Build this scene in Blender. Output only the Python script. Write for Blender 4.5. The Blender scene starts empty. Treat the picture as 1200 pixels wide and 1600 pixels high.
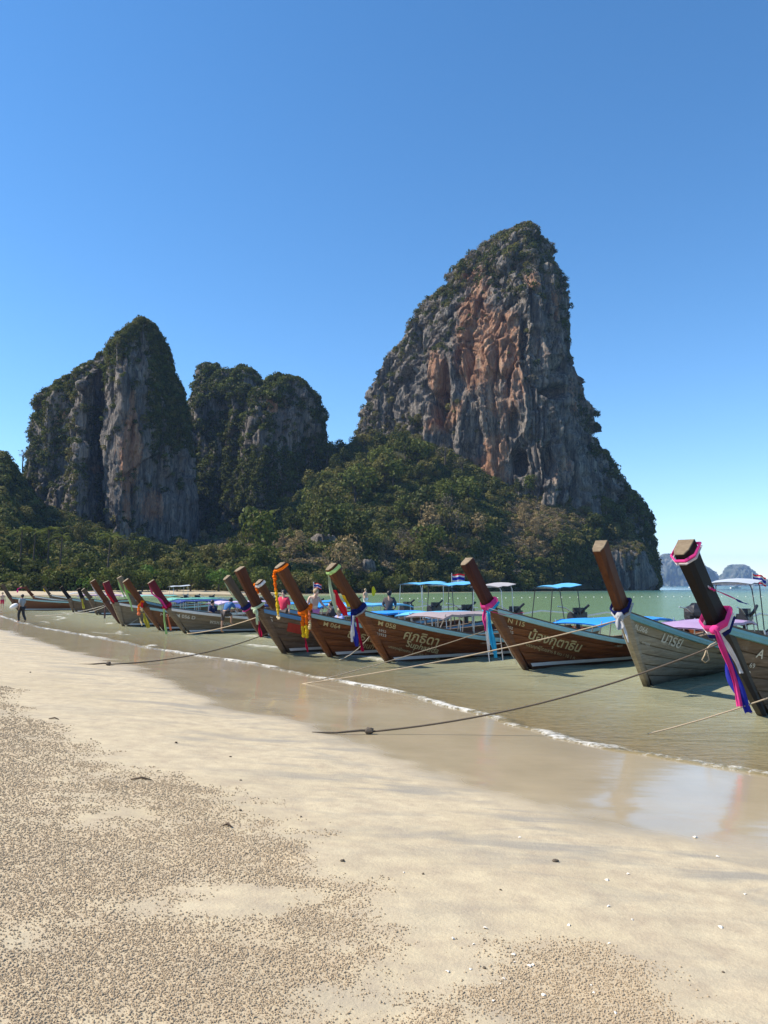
import bpy, bmesh, math, random
import numpy as np
from mathutils import Vector, Matrix

random.seed(7)
RNG = np.random.default_rng(7)
SC = bpy.context.scene
COL = SC.collection
rad = math.radians

# ------------------------------------------------------------------ camera
EYE = 2.2                      # metres above the water
F = 1200.0                     # focal length in photograph pixels (1200 x 1600)
PITCH = math.atan(115.0 / F)   # horizon sits 115 px under the picture centre
cam_d = bpy.data.cameras.new('camera')
cam_d.sensor_fit = 'VERTICAL'
cam_d.sensor_height = 36.0
cam_d.lens = 36.0 * F / 1600.0
cam_d.clip_start = 0.05
cam_d.clip_end = 30000
cam = bpy.data.objects.new('camera', cam_d)
COL.objects.link(cam)
cam.location = (0, 0, EYE)
cam.rotation_euler = (math.pi / 2 + PITCH, 0, 0)
SC.camera = cam

# ------------------------------------------------------------------ sky and sun
SUN_AZ = 88.0      # degrees to the left of the view direction
SUN_EL = 47.0
world = bpy.data.worlds.new('World')
SC.world = world
world.use_nodes = True
wn = world.node_tree.nodes
wl = world.node_tree.links
wn.clear()
sky = wn.new('ShaderNodeTexSky')
sky.sky_type = 'NISHITA'
sky.sun_disc = False
sky.sun_elevation = rad(SUN_EL)
sky.sun_rotation = rad(-SUN_AZ)
sky.altitude = 2500
sky.air_density = 1.15
sky.dust_density = 0.0
sky.ozone_density = 1.9
hsv = wn.new('ShaderNodeHueSaturation')
hsv.inputs['Saturation'].default_value = 1.24
hsv.inputs['Hue'].default_value = 0.498
bg = wn.new('ShaderNodeBackground')
bg.inputs[1].default_value = 0.128
wo = wn.new('ShaderNodeOutputWorld')
wl.new(sky.outputs[0], hsv.inputs['Color'])
wl.new(hsv.outputs[0], bg.inputs[0])
wl.new(bg.outputs[0], wo.inputs[0])

sun_d = bpy.data.lights.new('sun', 'SUN')
sun_d.energy = 4.5
sun_d.angle = rad(0.53)
sun_d.color = (1.0, 0.91, 0.78)
sun = bpy.data.objects.new('sun', sun_d)
COL.objects.link(sun)
SUN_DIR = Vector((-math.sin(rad(SUN_AZ)) * math.cos(rad(SUN_EL)),
                  math.cos(rad(SUN_AZ)) * math.cos(rad(SUN_EL)), math.sin(rad(SUN_EL))))
sun.rotation_euler = (-SUN_DIR).to_track_quat('-Z', 'Y').to_euler()
sun.location = (-30, 10, 60)

SC.view_settings.view_transform = 'Standard'
SC.view_settings.look = 'None'
SC.view_settings.exposure = 0.84
SC.view_settings.gamma = 1.0
SC.view_settings.use_curve_mapping = False
SC.cycles.use_denoising = True
SC.cycles.max_bounces = 8
SC.cycles.transparent_max_bounces = 12
SC.cycles.volume_bounces = 0
SC.cycles.caustics_reflective = False
SC.cycles.caustics_refractive = False
SC.cycles.sample_clamp_indirect = 6.0

# ------------------------------------------------------------------ helpers: picture -> place
CP, SP = math.cos(PITCH), math.sin(PITCH)

def ray(u, v):
    a = (u - 600.0) / F
    b = (800.0 - v) / F
    return Vector((a, CP - SP * b, SP + CP * b))

def at(u, v, Y):
    d = ray(u, v)
    t = Y / d.y
    return Vector((d.x * t, Y, EYE + d.z * t))

def ground(u, v, z=0.0):
    d = ray(u, v)
    t = (z - EYE) / d.z
    return Vector((d.x * t, d.y * t, z))

# ------------------------------------------------------------------ helpers: noise
def _hash(ix, iy, iz, seed):
    h = (ix.astype(np.int64) * 374761393 + iy.astype(np.int64) * 668265263 +
         iz.astype(np.int64) * 2147483647 + seed * 1274126177) & 0xFFFFFFFF
    h = ((h ^ (h >> 13)) * 1274126177) & 0xFFFFFFFF
    h = (h ^ (h >> 16)) & 0xFFFFFFFF
    h = (h * 2246822519) & 0xFFFFFFFF
    h = h ^ (h >> 15)
    return (h & 0xFFFFFF).astype(np.float64) / 0xFFFFFF

def vnoise(p, seed=0):
    ip = np.floor(p).astype(np.int64)
    f = p - ip
    u = f * f * f * (f * (f * 6 - 15) + 10)
    r = 0
    for dx in (0, 1):
        wx = u[:, 0] if dx else 1 - u[:, 0]
        for dy in (0, 1):
            wy = u[:, 1] if dy else 1 - u[:, 1]
            for dz in (0, 1):
                wz = u[:, 2] if dz else 1 - u[:, 2]
                r = r + wx * wy * wz * _hash(ip[:, 0] + dx, ip[:, 1] + dy, ip[:, 2] + dz, seed)
    return r * 2 - 1

def fbm(p, octaves=4, seed=0, gain=0.5, lac=2.03):
    a, s, r = 1.0, 0.0, 0
    q = np.array(p, dtype=np.float64)
    for o in range(octaves):
        r = r + a * vnoise(q, seed + o * 17)
        s += a
        a *= gain
        q = q * lac + 13.7
    return r / s

def ridged(p, octaves=3, seed=0):
    a, s, r = 1.0, 0.0, 0
    q = np.array(p, dtype=np.float64)
    for o in range(octaves):
        r = r + a * (1 - 2 * np.abs(vnoise(q, seed + o * 31)))
        s += a
        a *= 0.5
        q = q * 2.1 + 5.3
    return r / s

def cells(p, seed=0):
    """a random value for each cell of a 3-D cell pattern: flat slabs with sharp breaks"""
    ip = np.floor(p).astype(np.int64)
    best = np.full(len(p), 1e9); val = np.zeros(len(p))
    for dx in (-1, 0, 1):
        for dy in (-1, 0, 1):
            for dz in (-1, 0, 1):
                c = ip + np.array([dx, dy, dz])
                q = np.stack([c[:, 0] + _hash(c[:, 0], c[:, 1], c[:, 2], seed), c[:, 1] + _hash(c[:, 0], c[:, 1], c[:, 2], seed + 1), c[:, 2] + _hash(c[:, 0], c[:, 1], c[:, 2], seed + 2)], 1)
                d = ((q - p) ** 2).sum(1)
                m = d < best
                best = np.where(m, d, best)
                val = np.where(m, _hash(c[:, 0], c[:, 1], c[:, 2], seed + 3), val)
    return val * 2 - 1

def sm(a, b, x):
    t = np.clip((np.asarray(x, dtype=np.float64) - a) / (b - a), 0, 1)
    return t * t * (3 - 2 * t)

# ------------------------------------------------------------------ helpers: objects
def tag(o, label=None, cat=None, group=None, kind=None):
    if label: o['label'] = label
    if cat: o['category'] = cat
    if group: o['group'] = group
    if kind: o['kind'] = kind
    return o

def link(o, parent=None):
    COL.objects.link(o)
    if parent is not None:
        o.parent = parent
    return o

def empty(name, loc=(0, 0, 0), rz=0.0):
    o = bpy.data.objects.new(name, None)
    o.empty_display_size = 0.2
    COL.objects.link(o)
    o.location = loc
    o.rotation_euler = (0, 0, rz)
    return o

def mesh_np(name, verts, faces, mat=None, parent=None, smooth=False, attrs=None, linked=True):
    """verts (n,3), faces (m,3|4) numpy -> object"""
    me = bpy.data.meshes.new(name)
    verts = np.asarray(verts, dtype=np.float32)
    faces = np.asarray(faces, dtype=np.int32)
    n, k = faces.shape
    me.vertices.add(len(verts))
    me.vertices.foreach_set('co', verts.ravel())
    me.loops.add(n * k)
    me.loops.foreach_set('vertex_index', faces.ravel())
    me.polygons.add(n)
    me.polygons.foreach_set('loop_start', np.arange(0, n * k, k, dtype=np.int32))
    if smooth:
        me.polygons.foreach_set('use_smooth', np.ones(n, dtype=bool))
    me.update(calc_edges=True)
    me.validate()
    for key, val in (attrs or {}).items():
        a = me.attributes.new(key, 'FLOAT', 'POINT')
        a.data.foreach_set('value', np.asarray(val, dtype=np.float32))
    if mat: me.materials.append(mat)
    o = bpy.data.objects.new(name, me)
    if linked: link(o, parent)
    return o

class MB:
    """collects shapes, builds one mesh object"""
    def __init__(s):
        s.v, s.f = [], []
    def add(s, vs, fs):
        b = len(s.v)
        s.v += [tuple(x) for x in vs]
        s.f += [tuple(b + i for i in f) for f in fs]
        return s
    def box(s, c, size, rot=None, taper=1.0):
        cx, cy, cz = c
        hx, hy, hz = size[0] / 2, size[1] / 2, size[2] / 2
        p = []
        for k, z in enumerate((-hz, hz)):
            q = taper if k else 1.0
            for x, y in ((-hx, -hy), (hx, -hy), (hx, hy), (-hx, hy)):
                w = Vector((x * q, y * q, z))
                if rot is not None: w = rot @ w
                p.append((cx + w.x, cy + w.y, cz + w.z))
        return s.add(p, [(3, 2, 1, 0), (4, 5, 6, 7), (0, 1, 5, 4), (1, 2, 6, 5), (2, 3, 7, 6), (3, 0, 4, 7)])
    def tube(s, pts, r, n=6, caps=True):
        pts = [Vector(p) for p in pts]
        rs = r if isinstance(r, (list, tuple)) else [r] * len(pts)
        vs, fs = [], []
        ref = None
        for i, p in enumerate(pts):
            a = pts[max(0, i - 1)]; b = pts[min(len(pts) - 1, i + 1)]
            t = (b - a)
            t = t.normalized() if t.length > 1e-9 else Vector((0, 0, 1))
            if ref is None:
                ref = Vector((0, 0, 1)) if abs(t.z) < 0.9 else Vector((1, 0, 0))
            x = ref - t * ref.dot(t)
            x = x.normalized() if x.length > 1e-6 else t.orthogonal().normalized()
            ref = x
            y = t.cross(x)
            for k in range(n):
                an = 2 * math.pi * k / n
                w = p + x * (math.cos(an) * rs[i]) + y * (math.sin(an) * rs[i])
                vs.append(tuple(w))
        for i in range(len(pts) - 1):
            for k in range(n):
                k2 = (k + 1) % n
                fs.append((i * n + k, i * n + k2, (i + 1) * n + k2, (i + 1) * n + k))
        if caps:
            fs.append(tuple(reversed(range(n))))
            fs.append(tuple(range((len(pts) - 1) * n, len(pts) * n)))
        return s.add(vs, fs)
    def loft(s, rings, caps=True):
        n = len(rings[0])
        vs = [p for r in rings for p in r]
        fs = []
        for i in range(len(rings) - 1):
            for k in range(n):
                k2 = (k + 1) % n
                fs.append((i * n + k, i * n + k2, (i + 1) * n + k2, (i + 1) * n + k))
        if caps:
            fs.append(tuple(reversed(range(n))))
            fs.append(tuple(range((len(rings) - 1) * n, len(rings) * n)))
        return s.add(vs, fs)
    def sheet(s, rows):
        n = len(rows[0])
        vs = [p for r in rows for p in r]
        fs = [(i * n + k, i * n + k + 1, (i + 1) * n + k + 1, (i + 1) * n + k)
              for i in range(len(rows) - 1) for k in range(n - 1)]
        return s.add(vs, fs)
    def ball(s, c, r, n=8, m=6, noise=0.0, rnd=None):
        rx, ry, rz = r if isinstance(r, (list, tuple)) else (r, r, r)
        rnd = rnd or random
        rings = []
        for i in range(1, m):
            ph = math.pi * i / m
            ring = []
            for k in range(n):
                th = 2 * math.pi * k / n
                q = 1 + (rnd.uniform(-noise, noise) if noise else 0)
                ring.append((c[0] + rx * q * math.sin(ph) * math.cos(th), c[1] + ry * q * math.sin(ph) * math.sin(th), c[2] + rz * q * math.cos(ph)))
            rings.append(ring)
        vs = [(c[0], c[1], c[2] + rz)] + [p for r_ in rings for p in r_] + [(c[0], c[1], c[2] - rz)]
        fs = []
        for k in range(n):
            fs.append((0, 1 + k, 1 + (k + 1) % n))
        for i in range(m - 2):
            for k in range(n):
                a = 1 + i * n + k; b = 1 + i * n + (k + 1) % n
                fs.append((a, a + n, b + n, b))
        last = len(vs) - 1
        o = 1 + (m - 2) * n
        for k in range(n):
            fs.append((o + k, last, o + (k + 1) % n))
        return s.add(vs, fs)
    def build(s, name, mat, parent=None, smooth=False, linked=True):
        me = bpy.data.meshes.new(name)
        me.from_pydata(s.v, [], s.f)
        if smooth:
            me.polygons.foreach_set('use_smooth', [True] * len(me.polygons))
        me.update()
        if mat: me.materials.append(mat)
        o = bpy.data.objects.new(name, me)
        if linked: link(o, parent)
        return o

def copy_tree(o, parent=None):
    c = o.copy()
    COL.objects.link(c)
    c.parent = parent
    for ch in list(o.children):
        copy_tree(ch, c)
    return c

# ------------------------------------------------------------------ helpers: materials
class NT:
    def __init__(s, name):
        s.m = bpy.data.materials.new(name)
        s.m.use_nodes = True
        s.t = s.m.node_tree
        s.t.nodes.clear()
        s.out = s.n('ShaderNodeOutputMaterial')
    def n(s, typ, **kw):
        nd = s.t.nodes.new(typ)
        for k, v in kw.items():
            setattr(nd, k, v)
        return nd
    def l(s, a, b):
        s.t.links.new(a, b)
    def val(s, sock, v):
        if isinstance(v, bpy.types.NodeSocket): s.l(v, sock)
        else: sock.default_value = v
    def noise(s, vec, scale, detail=4, rough=0.55, dist=0.0):
        nd = s.n('ShaderNodeTexNoise')
        if vec is not None: s.l(vec, nd.inputs['Vector'])
        nd.inputs['Scale'].default_value = scale
        nd.inputs['Detail'].default_value = detail
        nd.inputs['Roughness'].default_value = rough
        nd.inputs['Distortion'].default_value = dist
        return nd.outputs['Fac']
    def map(s, vec, scale=(1, 1, 1), loc=(0, 0, 0), rot=(0, 0, 0)):
        nd = s.n('ShaderNodeMapping')
        s.l(vec, nd.inputs['Vector'])
        nd.inputs['Scale'].default_value = scale
        nd.inputs['Location'].default_value = loc
        nd.inputs['Rotation'].default_value = rot
        return nd.outputs[0]
    def ramp(s, fac, stops):
        nd = s.n('ShaderNodeValToRGB')
        s.l(fac, nd.inputs[0])
        e = nd.color_ramp.elements
        while len(e) < len(stops): e.new(0.5)
        for i, (p, c) in enumerate(stops):
            e[i].position = p
            e[i].color = (*c, 1) if len(c) == 3 else c
        return nd.outputs[0]
    def mr(s, v, a, b, c=0.0, d=1.0):
        nd = s.n('ShaderNodeMapRange')
        s.val(nd.inputs[0], v)
        for i, x in enumerate((a, b, c, d)): nd.inputs[1 + i].default_value = x
        return nd.outputs[0]
    def math(s, op, a, b=0.0):
        nd = s.n('ShaderNodeMath', operation=op)
        s.val(nd.inputs[0], a); s.val(nd.inputs[1], b)
        return nd.outputs[0]
    def mix(s, fac, a, b, mode='MIX'):
        nd = s.n('ShaderNodeMix', data_type='RGBA', blend_type=mode)
        s.val(nd.inputs[0], fac)
        for sock, v in ((nd.inputs[6], a), (nd.inputs[7], b)):
            if isinstance(v, bpy.types.NodeSocket): s.l(v, sock)
            else: sock.default_value = (*v, 1) if len(v) == 3 else v
        return nd.outputs[2]
    def attr(s, name):
        return s.n('ShaderNodeAttribute', attribute_name=name).outputs['Fac']
    def bump(s, h, strength=0.3, dist=0.05, normal=None):
        nd = s.n('ShaderNodeBump')
        nd.inputs['Strength'].default_value = strength
        nd.inputs['Distance'].default_value = dist
        s.l(h, nd.inputs['Height'])
        if normal is not None: s.l(normal, nd.inputs['Normal'])
        return nd.outputs[0]
    def bsdf(s, color, rough=0.7, normal=None, metallic=0.0, spec=0.5):
        b = s.n('ShaderNodeBsdfPrincipled')
        if isinstance(color, bpy.types.NodeSocket): s.l(color, b.inputs['Base Color'])
        else: b.inputs['Base Color'].default_value = (*color, 1)
        s.val(b.inputs['Roughness'], rough)
        s.val(b.inputs['Metallic'], metallic)
        s.val(b.inputs['Specular IOR Level'], spec)
        if normal is not None: s.l(normal, b.inputs['Normal'])
        return b.outputs[0]
    def done(s, sh):
        s.l(sh, s.out.inputs['Surface'])
        return s.m
    @property
    def obj(s):
        return s.n('ShaderNodeTexCoord').outputs['Object']
    @property
    def pos(s):
        return s.n('ShaderNodeNewGeometry').outputs['Position']
    @property
    def rnd(s):
        return s.n('ShaderNodeObjectInfo').outputs['Random']

_MATS = {}
def plain(name, color, rough=0.6, var=0.15, scale=6.0, metallic=0.0, spec=0.4, bump=0.0):
    """a plain coat with uneven tone"""
    if name in _MATS: return _MATS[name]
    t = NT(name)
    n = t.noise(t.obj, scale, 5, 0.6)
    c = t.mix(n, tuple(x * (1 - var) for x in color), tuple(min(1, x * (1 + var)) for x in color))
    nm = t.bump(t.noise(t.obj, scale * 6, 3), bump, 0.01) if bump else None
    _MATS[name] = t.done(t.bsdf(c, rough, nm, metallic, spec))
    return _MATS[name]
# ================================================================== SETTING: beach, water
def polyline_sd(px, py, line):
    """signed distance to an open polyline; positive on its left"""
    best = np.full(px.shape, 1e9)
    sgn = np.ones(px.shape)
    L = [np.array(p, dtype=float) for p in line]
    for a, b in zip(L[:-1], L[1:]):
        d = b - a
        t = np.clip(((px - a[0]) * d[0] + (py - a[1]) * d[1]) / d.dot(d), 0, 1)
        qx = px - (a[0] + t * d[0]); qy = py - (a[1] + t * d[1])
        r = np.hypot(qx, qy)
        cr = d[0] * (py - a[1]) - d[1] * (px - a[0])
        m = r < best
        best = np.where(m, r, best)
        sgn = np.where(m, np.sign(cr), sgn)
    return best * sgn

def smooth_line(pts, it=2):
    for _ in range(it):
        q = [pts[0]]
        for a, b in zip(pts[:-1], pts[1:]):
            q.append((a[0] * .75 + b[0] * .25, a[1] * .75 + b[1] * .25))
            q.append((a[0] * .25 + b[0] * .75, a[1] * .25 + b[1] * .75))
        q.append(pts[-1])
        pts = q
    return pts

SWASH_PX = [(1200, 1215), (950, 1170), (760, 1122), (600, 1078), (440, 1046), (300, 1023), (200, 1006), (110, 989), (40, 977)]
sw = [tuple(ground(u, v)[:2]) for u, v in SWASH_PX]
SHORE = [(60, -60), (16, -6), (6.6, 5.5)] + sw + [(-34, 66), (-58, 102), (-82, 138), (-86, 156), (-70, 164), (-46, 168), (-30, 173), (-24, 196), (-15, 212), (-6, 230), (6, 247),
         (20, 263), (46, 289), (74, 317), (97, 340), (123, 370), (140, 387), (165, 405), (230, 520), (200, 900)]
SHORE = smooth_line(SHORE, 2)

WET_PX = [(1200, 1345), (1040, 1312), (900, 1283), (780, 1247), (650, 1205), (545, 1172), (480, 1141), (420, 1120), (345, 1113), (310, 1094),
          (262, 1066), (190, 1042), (110, 1018), (50, 1000), (0, 985)]
wet = [tuple(ground(u, v, 0.10)[:2]) for u, v in WET_PX]
WET = smooth_line([(60, -66), (14, -9), (5.6, 4.2)] + wet + [(-36, 62), (-61, 102), (-85, 138), (-90, 158), (-72, 168), (-46, 172), (-33, 177), (-27, 198)], 2)

def sand_z(px, py):
    s = polyline_sd(px, py, SHORE)
    land = np.where(s < 3.0, 0.034 * s, 0.102 + 0.085 * (s - 3.0))
    land = np.where(s > 9.0, 0.612 + 0.05 * (s - 9.0), land)
    land = np.where(s > 25.0, 1.41 + 0.02 * (s - 25.0), land)
    sea = np.where(s > -16, 0.055 * s, -0.88 + 0.035 * (s + 16))
    sea = np.maximum(sea, -9.0)
    z = np.where(s >= 0, land, sea)
    P = np.stack([px, py, np.zeros_like(px)], 1)
    dry = sm(0.8, 5.0, s)
    r = np.hypot(px, py)
    z = z + 0.018 * fbm(P * 0.55, 3, 3) * sm(0.3, 3, s)
    z = z + 0.012 * fbm(P * np.array([2.6, 3.4, 1]), 3, 5) * dry * (r < 40)
    z = z + 0.02 * fbm(P * 0.12, 2, 9)* sm(1, 4, s)
    return z, s

# patches of the crab pellets, as a density 0..1
def pellet_density(px, py):
    P = np.stack([px, py, np.zeros_like(px)], 1)
    big = fbm(P * np.array([0.34, 0.5, 1]), 3, 41)
    mid = fbm(P * np.array([1.1, 1.5, 1]), 3, 43)
    fine = fbm(P * 4.5, 2, 44)
    # where the pellet fields start, traced on the beach (land side of this line is covered)
    e = polyline_sd(px, py, PELLET_EDGE)
    streak = fbm(P * np.array([0.9, 2.6, 1]), 3, 45)
    d = sm(-0.15, 0.6, e + 0.4 * mid + 0.3 * fine)
    d = d * sm(-0.60, 0.22, big + 0.6 * mid + 0.5 * fine + 0.5 * streak + 0.10)
    return d

pe = [(1200, 1600), (1120, 1550), (1010, 1500), (900, 1440), (830, 1432), (760, 1480), (700, 1520), (640, 1500), (610, 1440), (600, 1390), (540, 1345), (470, 1290),
      (420, 1262), (330, 1225), (230, 1205), (150, 1185), (120, 1150), (40, 1115), (10, 1080), (-60, 1055), (-200, 1020)]
PELLET_EDGE = smooth_line([(6.0, 1.2), (3.4, 2.2)] + [tuple(ground(u, v, 0.35)[:2]) for u, v in pe] + [(-40, 40)], 1)

def polar_angles():
    a = list(np.linspace(-40, 40, 420)) + list(np.linspace(41, 319, 90))
    return np.radians(np.array(a))

def polar_grid(radii, ang):
    R, A = np.meshgrid(radii, ang, indexing='ij')
    x = (R * np.sin(A)).ravel(); y = (R * np.cos(A)).ravel()
    n, m = len(radii), len(ang)
    i = np.arange(n - 1)[:, None] * m + np.arange(m)[None, :]
    j = np.arange(n - 1)[:, None] * m + (np.arange(m)[None, :] + 1) % m
    f = np.stack([i, i + m, j + m, j], -1).reshape(-1, 4)
    return x, y, f[:, ::-1]

# ---- sand
def mat_sand():
    t = NT('sand')
    p = t.pos
    wetn = t.attr('wet')
    n1 = t.noise(p, 0.7, 5, 0.6)
    n2 = t.noise(p, 5.0, 6, 0.65)
    n3 = t.noise(p, 160.0, 3, 0.7)
    dry = t.ramp(n1, [(0.3, (0.48, 0.40, 0.255)), (0.55, (0.57, 0.48, 0.315)), (0.75, (0.54, 0.46, 0.31))])
    dry = t.mix(t.mr(n2, 0.35, 0.7), dry, (0.40, 0.325, 0.225), 'MIX')
    dry = t.mix(t.mr(n3, 0.35, 0.75, 0, 0.35), dry, (0.24, 0.19, 0.13))
    pel = t.attr('dug')
    dry = t.mix(t.math('MULTIPLY', pel, t.mr(t.noise(p, 60.0, 4, 0.7), 0.35, 0.6, 0.25, 0.85)), dry, (0.47, 0.37, 0.24))
    # grey silt lying in the ripples of the damp strip
    g = t.noise(t.map(p, (0.5, 1.6, 1), rot=(0, 0, rad(-35))), 1.6, 5, 0.6, 0.6)
    damp = t.attr('damp')
    dry = t.mix(t.math('MULTIPLY', t.mr(g, 0.48, 0.66), t.math('ADD', t.math('MULTIPLY', damp, 0.65), 0.2)), dry, (0.27, 0.245, 0.20))
    wetc = t.ramp(n1, [(0.3, (0.35, 0.285, 0.18)), (0.7, (0.43, 0.35, 0.225))])
    c = t.mix(wetn, dry, wetc)
    rough = t.mr(wetn, 0.0, 1.0, 0.93, 0.12)
    spec = t.mr(wetn, 0.0, 1.0, 0.25, 0.55)
    h = t.math('ADD', t.math('MULTIPLY', n3, 0.25), t.noise(p, 38.0, 4, 0.6))
    nd = t.n('ShaderNodeBump')
    t.l(t.mr(wetn, 0.2, 0.9, 0.5, 0.0), nd.inputs['Strength'])
    nd.inputs['Distance'].default_value = 0.012
    t.l(h, nd.inputs['Height'])
    nd2 = t.bump(t.noise(t.map(p, (1, 2.2, 1), rot=(0, 0, rad(-35))), 2.2, 3, 0.5), 0.12, 0.02, nd.outputs[0])
    return t.done(t.bsdf(c, rough, nd2, 0, spec))

rr = np.concatenate([np.geomspace(0.35, 60, 420), np.geomspace(60, 700, 80)[1:], [1200, 2500, 5000, 7400]])
ang = polar_angles()
x, y, f = polar_grid(rr, ang)
z, s = sand_z(x, y)
w = polyline_sd(x, y, WET)
P = np.stack([x, y, np.zeros_like(x)], 1)
wn_ = 0.25 * fbm(P * 0.8, 3, 77) + 0.12 * fbm(P * 3, 2, 78)
wetm = 1 - sm(-0.45, 0.60, w + wn_ * 1.7)
dampm = sm(2.8, 0.3, w + wn_) if False else 1 - sm(0.6, 3.2, w + wn_)
SAND_MAT = mat_sand()
beach = mesh_np('beach', np.stack([x, y, z], 1), f, SAND_MAT, smooth=True, attrs={'wet': wetm, 'damp': dampm, 'dug': pellet_density(x, y) * (np.hypot(x, y) < 40)})
tag(beach, kind='structure')

# ---- water
def mat_water():
    t = NT('sea_water')
    p = t.pos
    depth = t.attr('depth')
    foam = t.attr('foam')
    far = t.attr('far')
    near_rip = t.noise(t.map(p, (0.8, 1.7, 1), rot=(0, 0, rad(12))), 3.2, 4, 0.6, 0.3)
    mid_rip = t.noise(t.map(p, (0.35, 1.0, 1), rot=(0, 0, rad(6))), 0.9, 4, 0.6)
    b1 = t.bump(near_rip, 0.85, 0.055)
    b2 = t.bump(mid_rip, 0.5, 0.09, b1)
    turb = t.math('SUBTRACT', 1.0, t.math('POWER', 2.718, t.math('MULTIPLY', depth, -2.6)))
    n = t.noise(p, 0.12, 4, 0.6)
    shal = t.mix(n, (0.48, 0.48, 0.29), (0.57, 0.56, 0.37))
    deep = t.mix(n, (0.12, 0.20, 0.105), (0.16, 0.245, 0.135))
    off = t.mix(t.noise(t.map(p, (0.2, 1, 1)), 0.02, 3), (0.012, 0.085, 0.11), (0.02, 0.115, 0.13))
    c = t.mix(t.mr(depth, 0.25, 1.3), shal, deep)
    c = t.mix(far, c, off)
    dif = t.n('ShaderNodeBsdfDiffuse'); t.l(c, dif.inputs['Color'])
    tr = t.n('ShaderNodeBsdfTransparent'); tr.inputs[0].default_value = (0.95, 0.93, 0.84, 1)
    gl = t.n('ShaderNodeBsdfGlossy'); gl.inputs['Roughness'].default_value = 0.11
    t.l(b2, gl.inputs['Normal'])
    body = t.n('ShaderNodeMixShader'); t.l(turb, body.inputs[0]); t.l(tr.outputs[0], body.inputs[1]); t.l(dif.outputs[0], body.inputs[2])
    fr = t.n('ShaderNodeFresnel'); fr.inputs['IOR'].default_value = 1.33; t.l(b2, fr.inputs['Normal'])
    su = t.n('ShaderNodeMixShader'); t.l(t.math('MULTIPLY', fr.outputs[0], 0.62), su.inputs[0]); t.l(body.outputs[0], su.inputs[1]); t.l(gl.outputs[0], su.inputs[2])
    fn = t.noise(t.map(p, (1, 1.3, 1)), 14.0, 5, 0.75)
    fn2 = t.noise(p, 3.1, 4, 0.7)
    ff = t.mr(t.math('ADD', t.math('ADD', foam, t.math('MULTIPLY', t.math('SUBTRACT', fn2, 0.5), 0.9)), t.math('MULTIPLY', t.math('SUBTRACT', fn, 0.5), 1.2)), 0.40, 0.85, 0.0, 0.85)
    ff = t.math('MULTIPLY', ff, t.mr(foam, 0.03, 0.2))
    fd = t.n('ShaderNodeBsdfDiffuse'); fd.inputs['Color'].default_value = (0.72, 0.71, 0.66, 1)
    fo = t.n('ShaderNodeMixShader'); t.l(ff, fo.inputs[0]); t.l(su.outputs[0], fo.inputs[1]); t.l(fd.outputs[0], fo.inputs[2])
    return t.done(fo.outputs[0])

def water_fields(x, y):
    zs, s = sand_z(x, y)
    P = np.stack([x, y, np.zeros_like(x)], 1)
    r = np.hypot(x, y)
    d = -s                                         # metres seaward of the water's edge
    wob = 0.45 * fbm(P * 0.45, 2, 61) + 0.2 * fbm(P * 1.6, 2, 62)
    amp = sm(0.0, 3.0, d) * (1 - sm(40, 160, r))
    h = amp * (0.012 * fbm(P * np.array([1.2, 2.2, 1]), 3, 63) + 0.016 * np.sin((d + wob) * 2.1) * sm(1, 3, d) * (1 - sm(9, 16, d)))
    e = d + 0.55 * wob                            # the running edge of the swash
    front = np.exp(-((e - 0.10) / 0.16) ** 2)
    h = h + 0.028 * front * (1 - sm(60, 120, r))
    brk = fbm(P * np.array([0.5, 0.7, 1]), 3, 64)
    foam = (0.50 + 0.14 * brk) * np.exp(-((e - 0.08) / 0.17) ** 2) + 0.22 * np.exp(-((e - 0.35) / 0.35) ** 2) * (brk > -0.1)
    # broken lines of foam further out, stronger along the far part of the beach
    leftness = sm(14, 26, r) * (1 - sm(70, 100, r))
    for (eo, wd, k, sd) in ((1.6, 0.22, 0.55, 66), (3.4, 0.30, 0.60, 67), (5.6, 0.35, 0.55, 68), (8.0, 0.4, 0.45, 69)):
        w2 = fbm(P * np.array([0.22, 0.22, 1]), 3, sd)
        gate = sm(0.05, 0.35, fbm(P * np.array([0.16, 0.3, 1]) + sd, 3, sd + 5))
        ln = np.exp(-((d + 1.3 * w2 - eo) / wd) ** 2) * gate
        foam = np.maximum(foam, k * ln * (0.25 + 0.75 * leftness))
        h = h + 0.03 * ln * leftness
    for (u, v, du, dv, k) in ((186, 988, 8, 2.6, 0.9), (238, 1010, 12, 2.4, 0.9), (172, 975, 10, 2.0, 0.7)):
        c = ground(u, v)
        ax = c.y / F * du
        ay = abs(ground(u, v + dv).y - c.y)
        q = np.exp(-((x - c.x + 0.3 * (y - c.y)) / ax) ** 2 - ((y - c.y) / ay) ** 2) * (0.75 + 0.6 * fbm(P * 2.2, 2, 71))
        foam = np.maximum(foam, k * q)
        h = h + 0.05 * np.maximum(q, 0)
    depth = np.maximum(0.0, -zs + h)
    z = h - 0.03 * sm(0.02, -0.35, e) if False else h
    z = np.where(e < -0.02, np.minimum(z, zs - 0.05 - 0.05 * sm(0, -1.0, e) if False else zs - 0.06), z)
    far = np.clip(sm(120, 420, r) * sm(-0.05, 0.22, np.arctan2(x, y)), 0, 1)
    far = np.maximum(far, sm(420, 1400, r))
    return z, depth, foam, far, e

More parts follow.
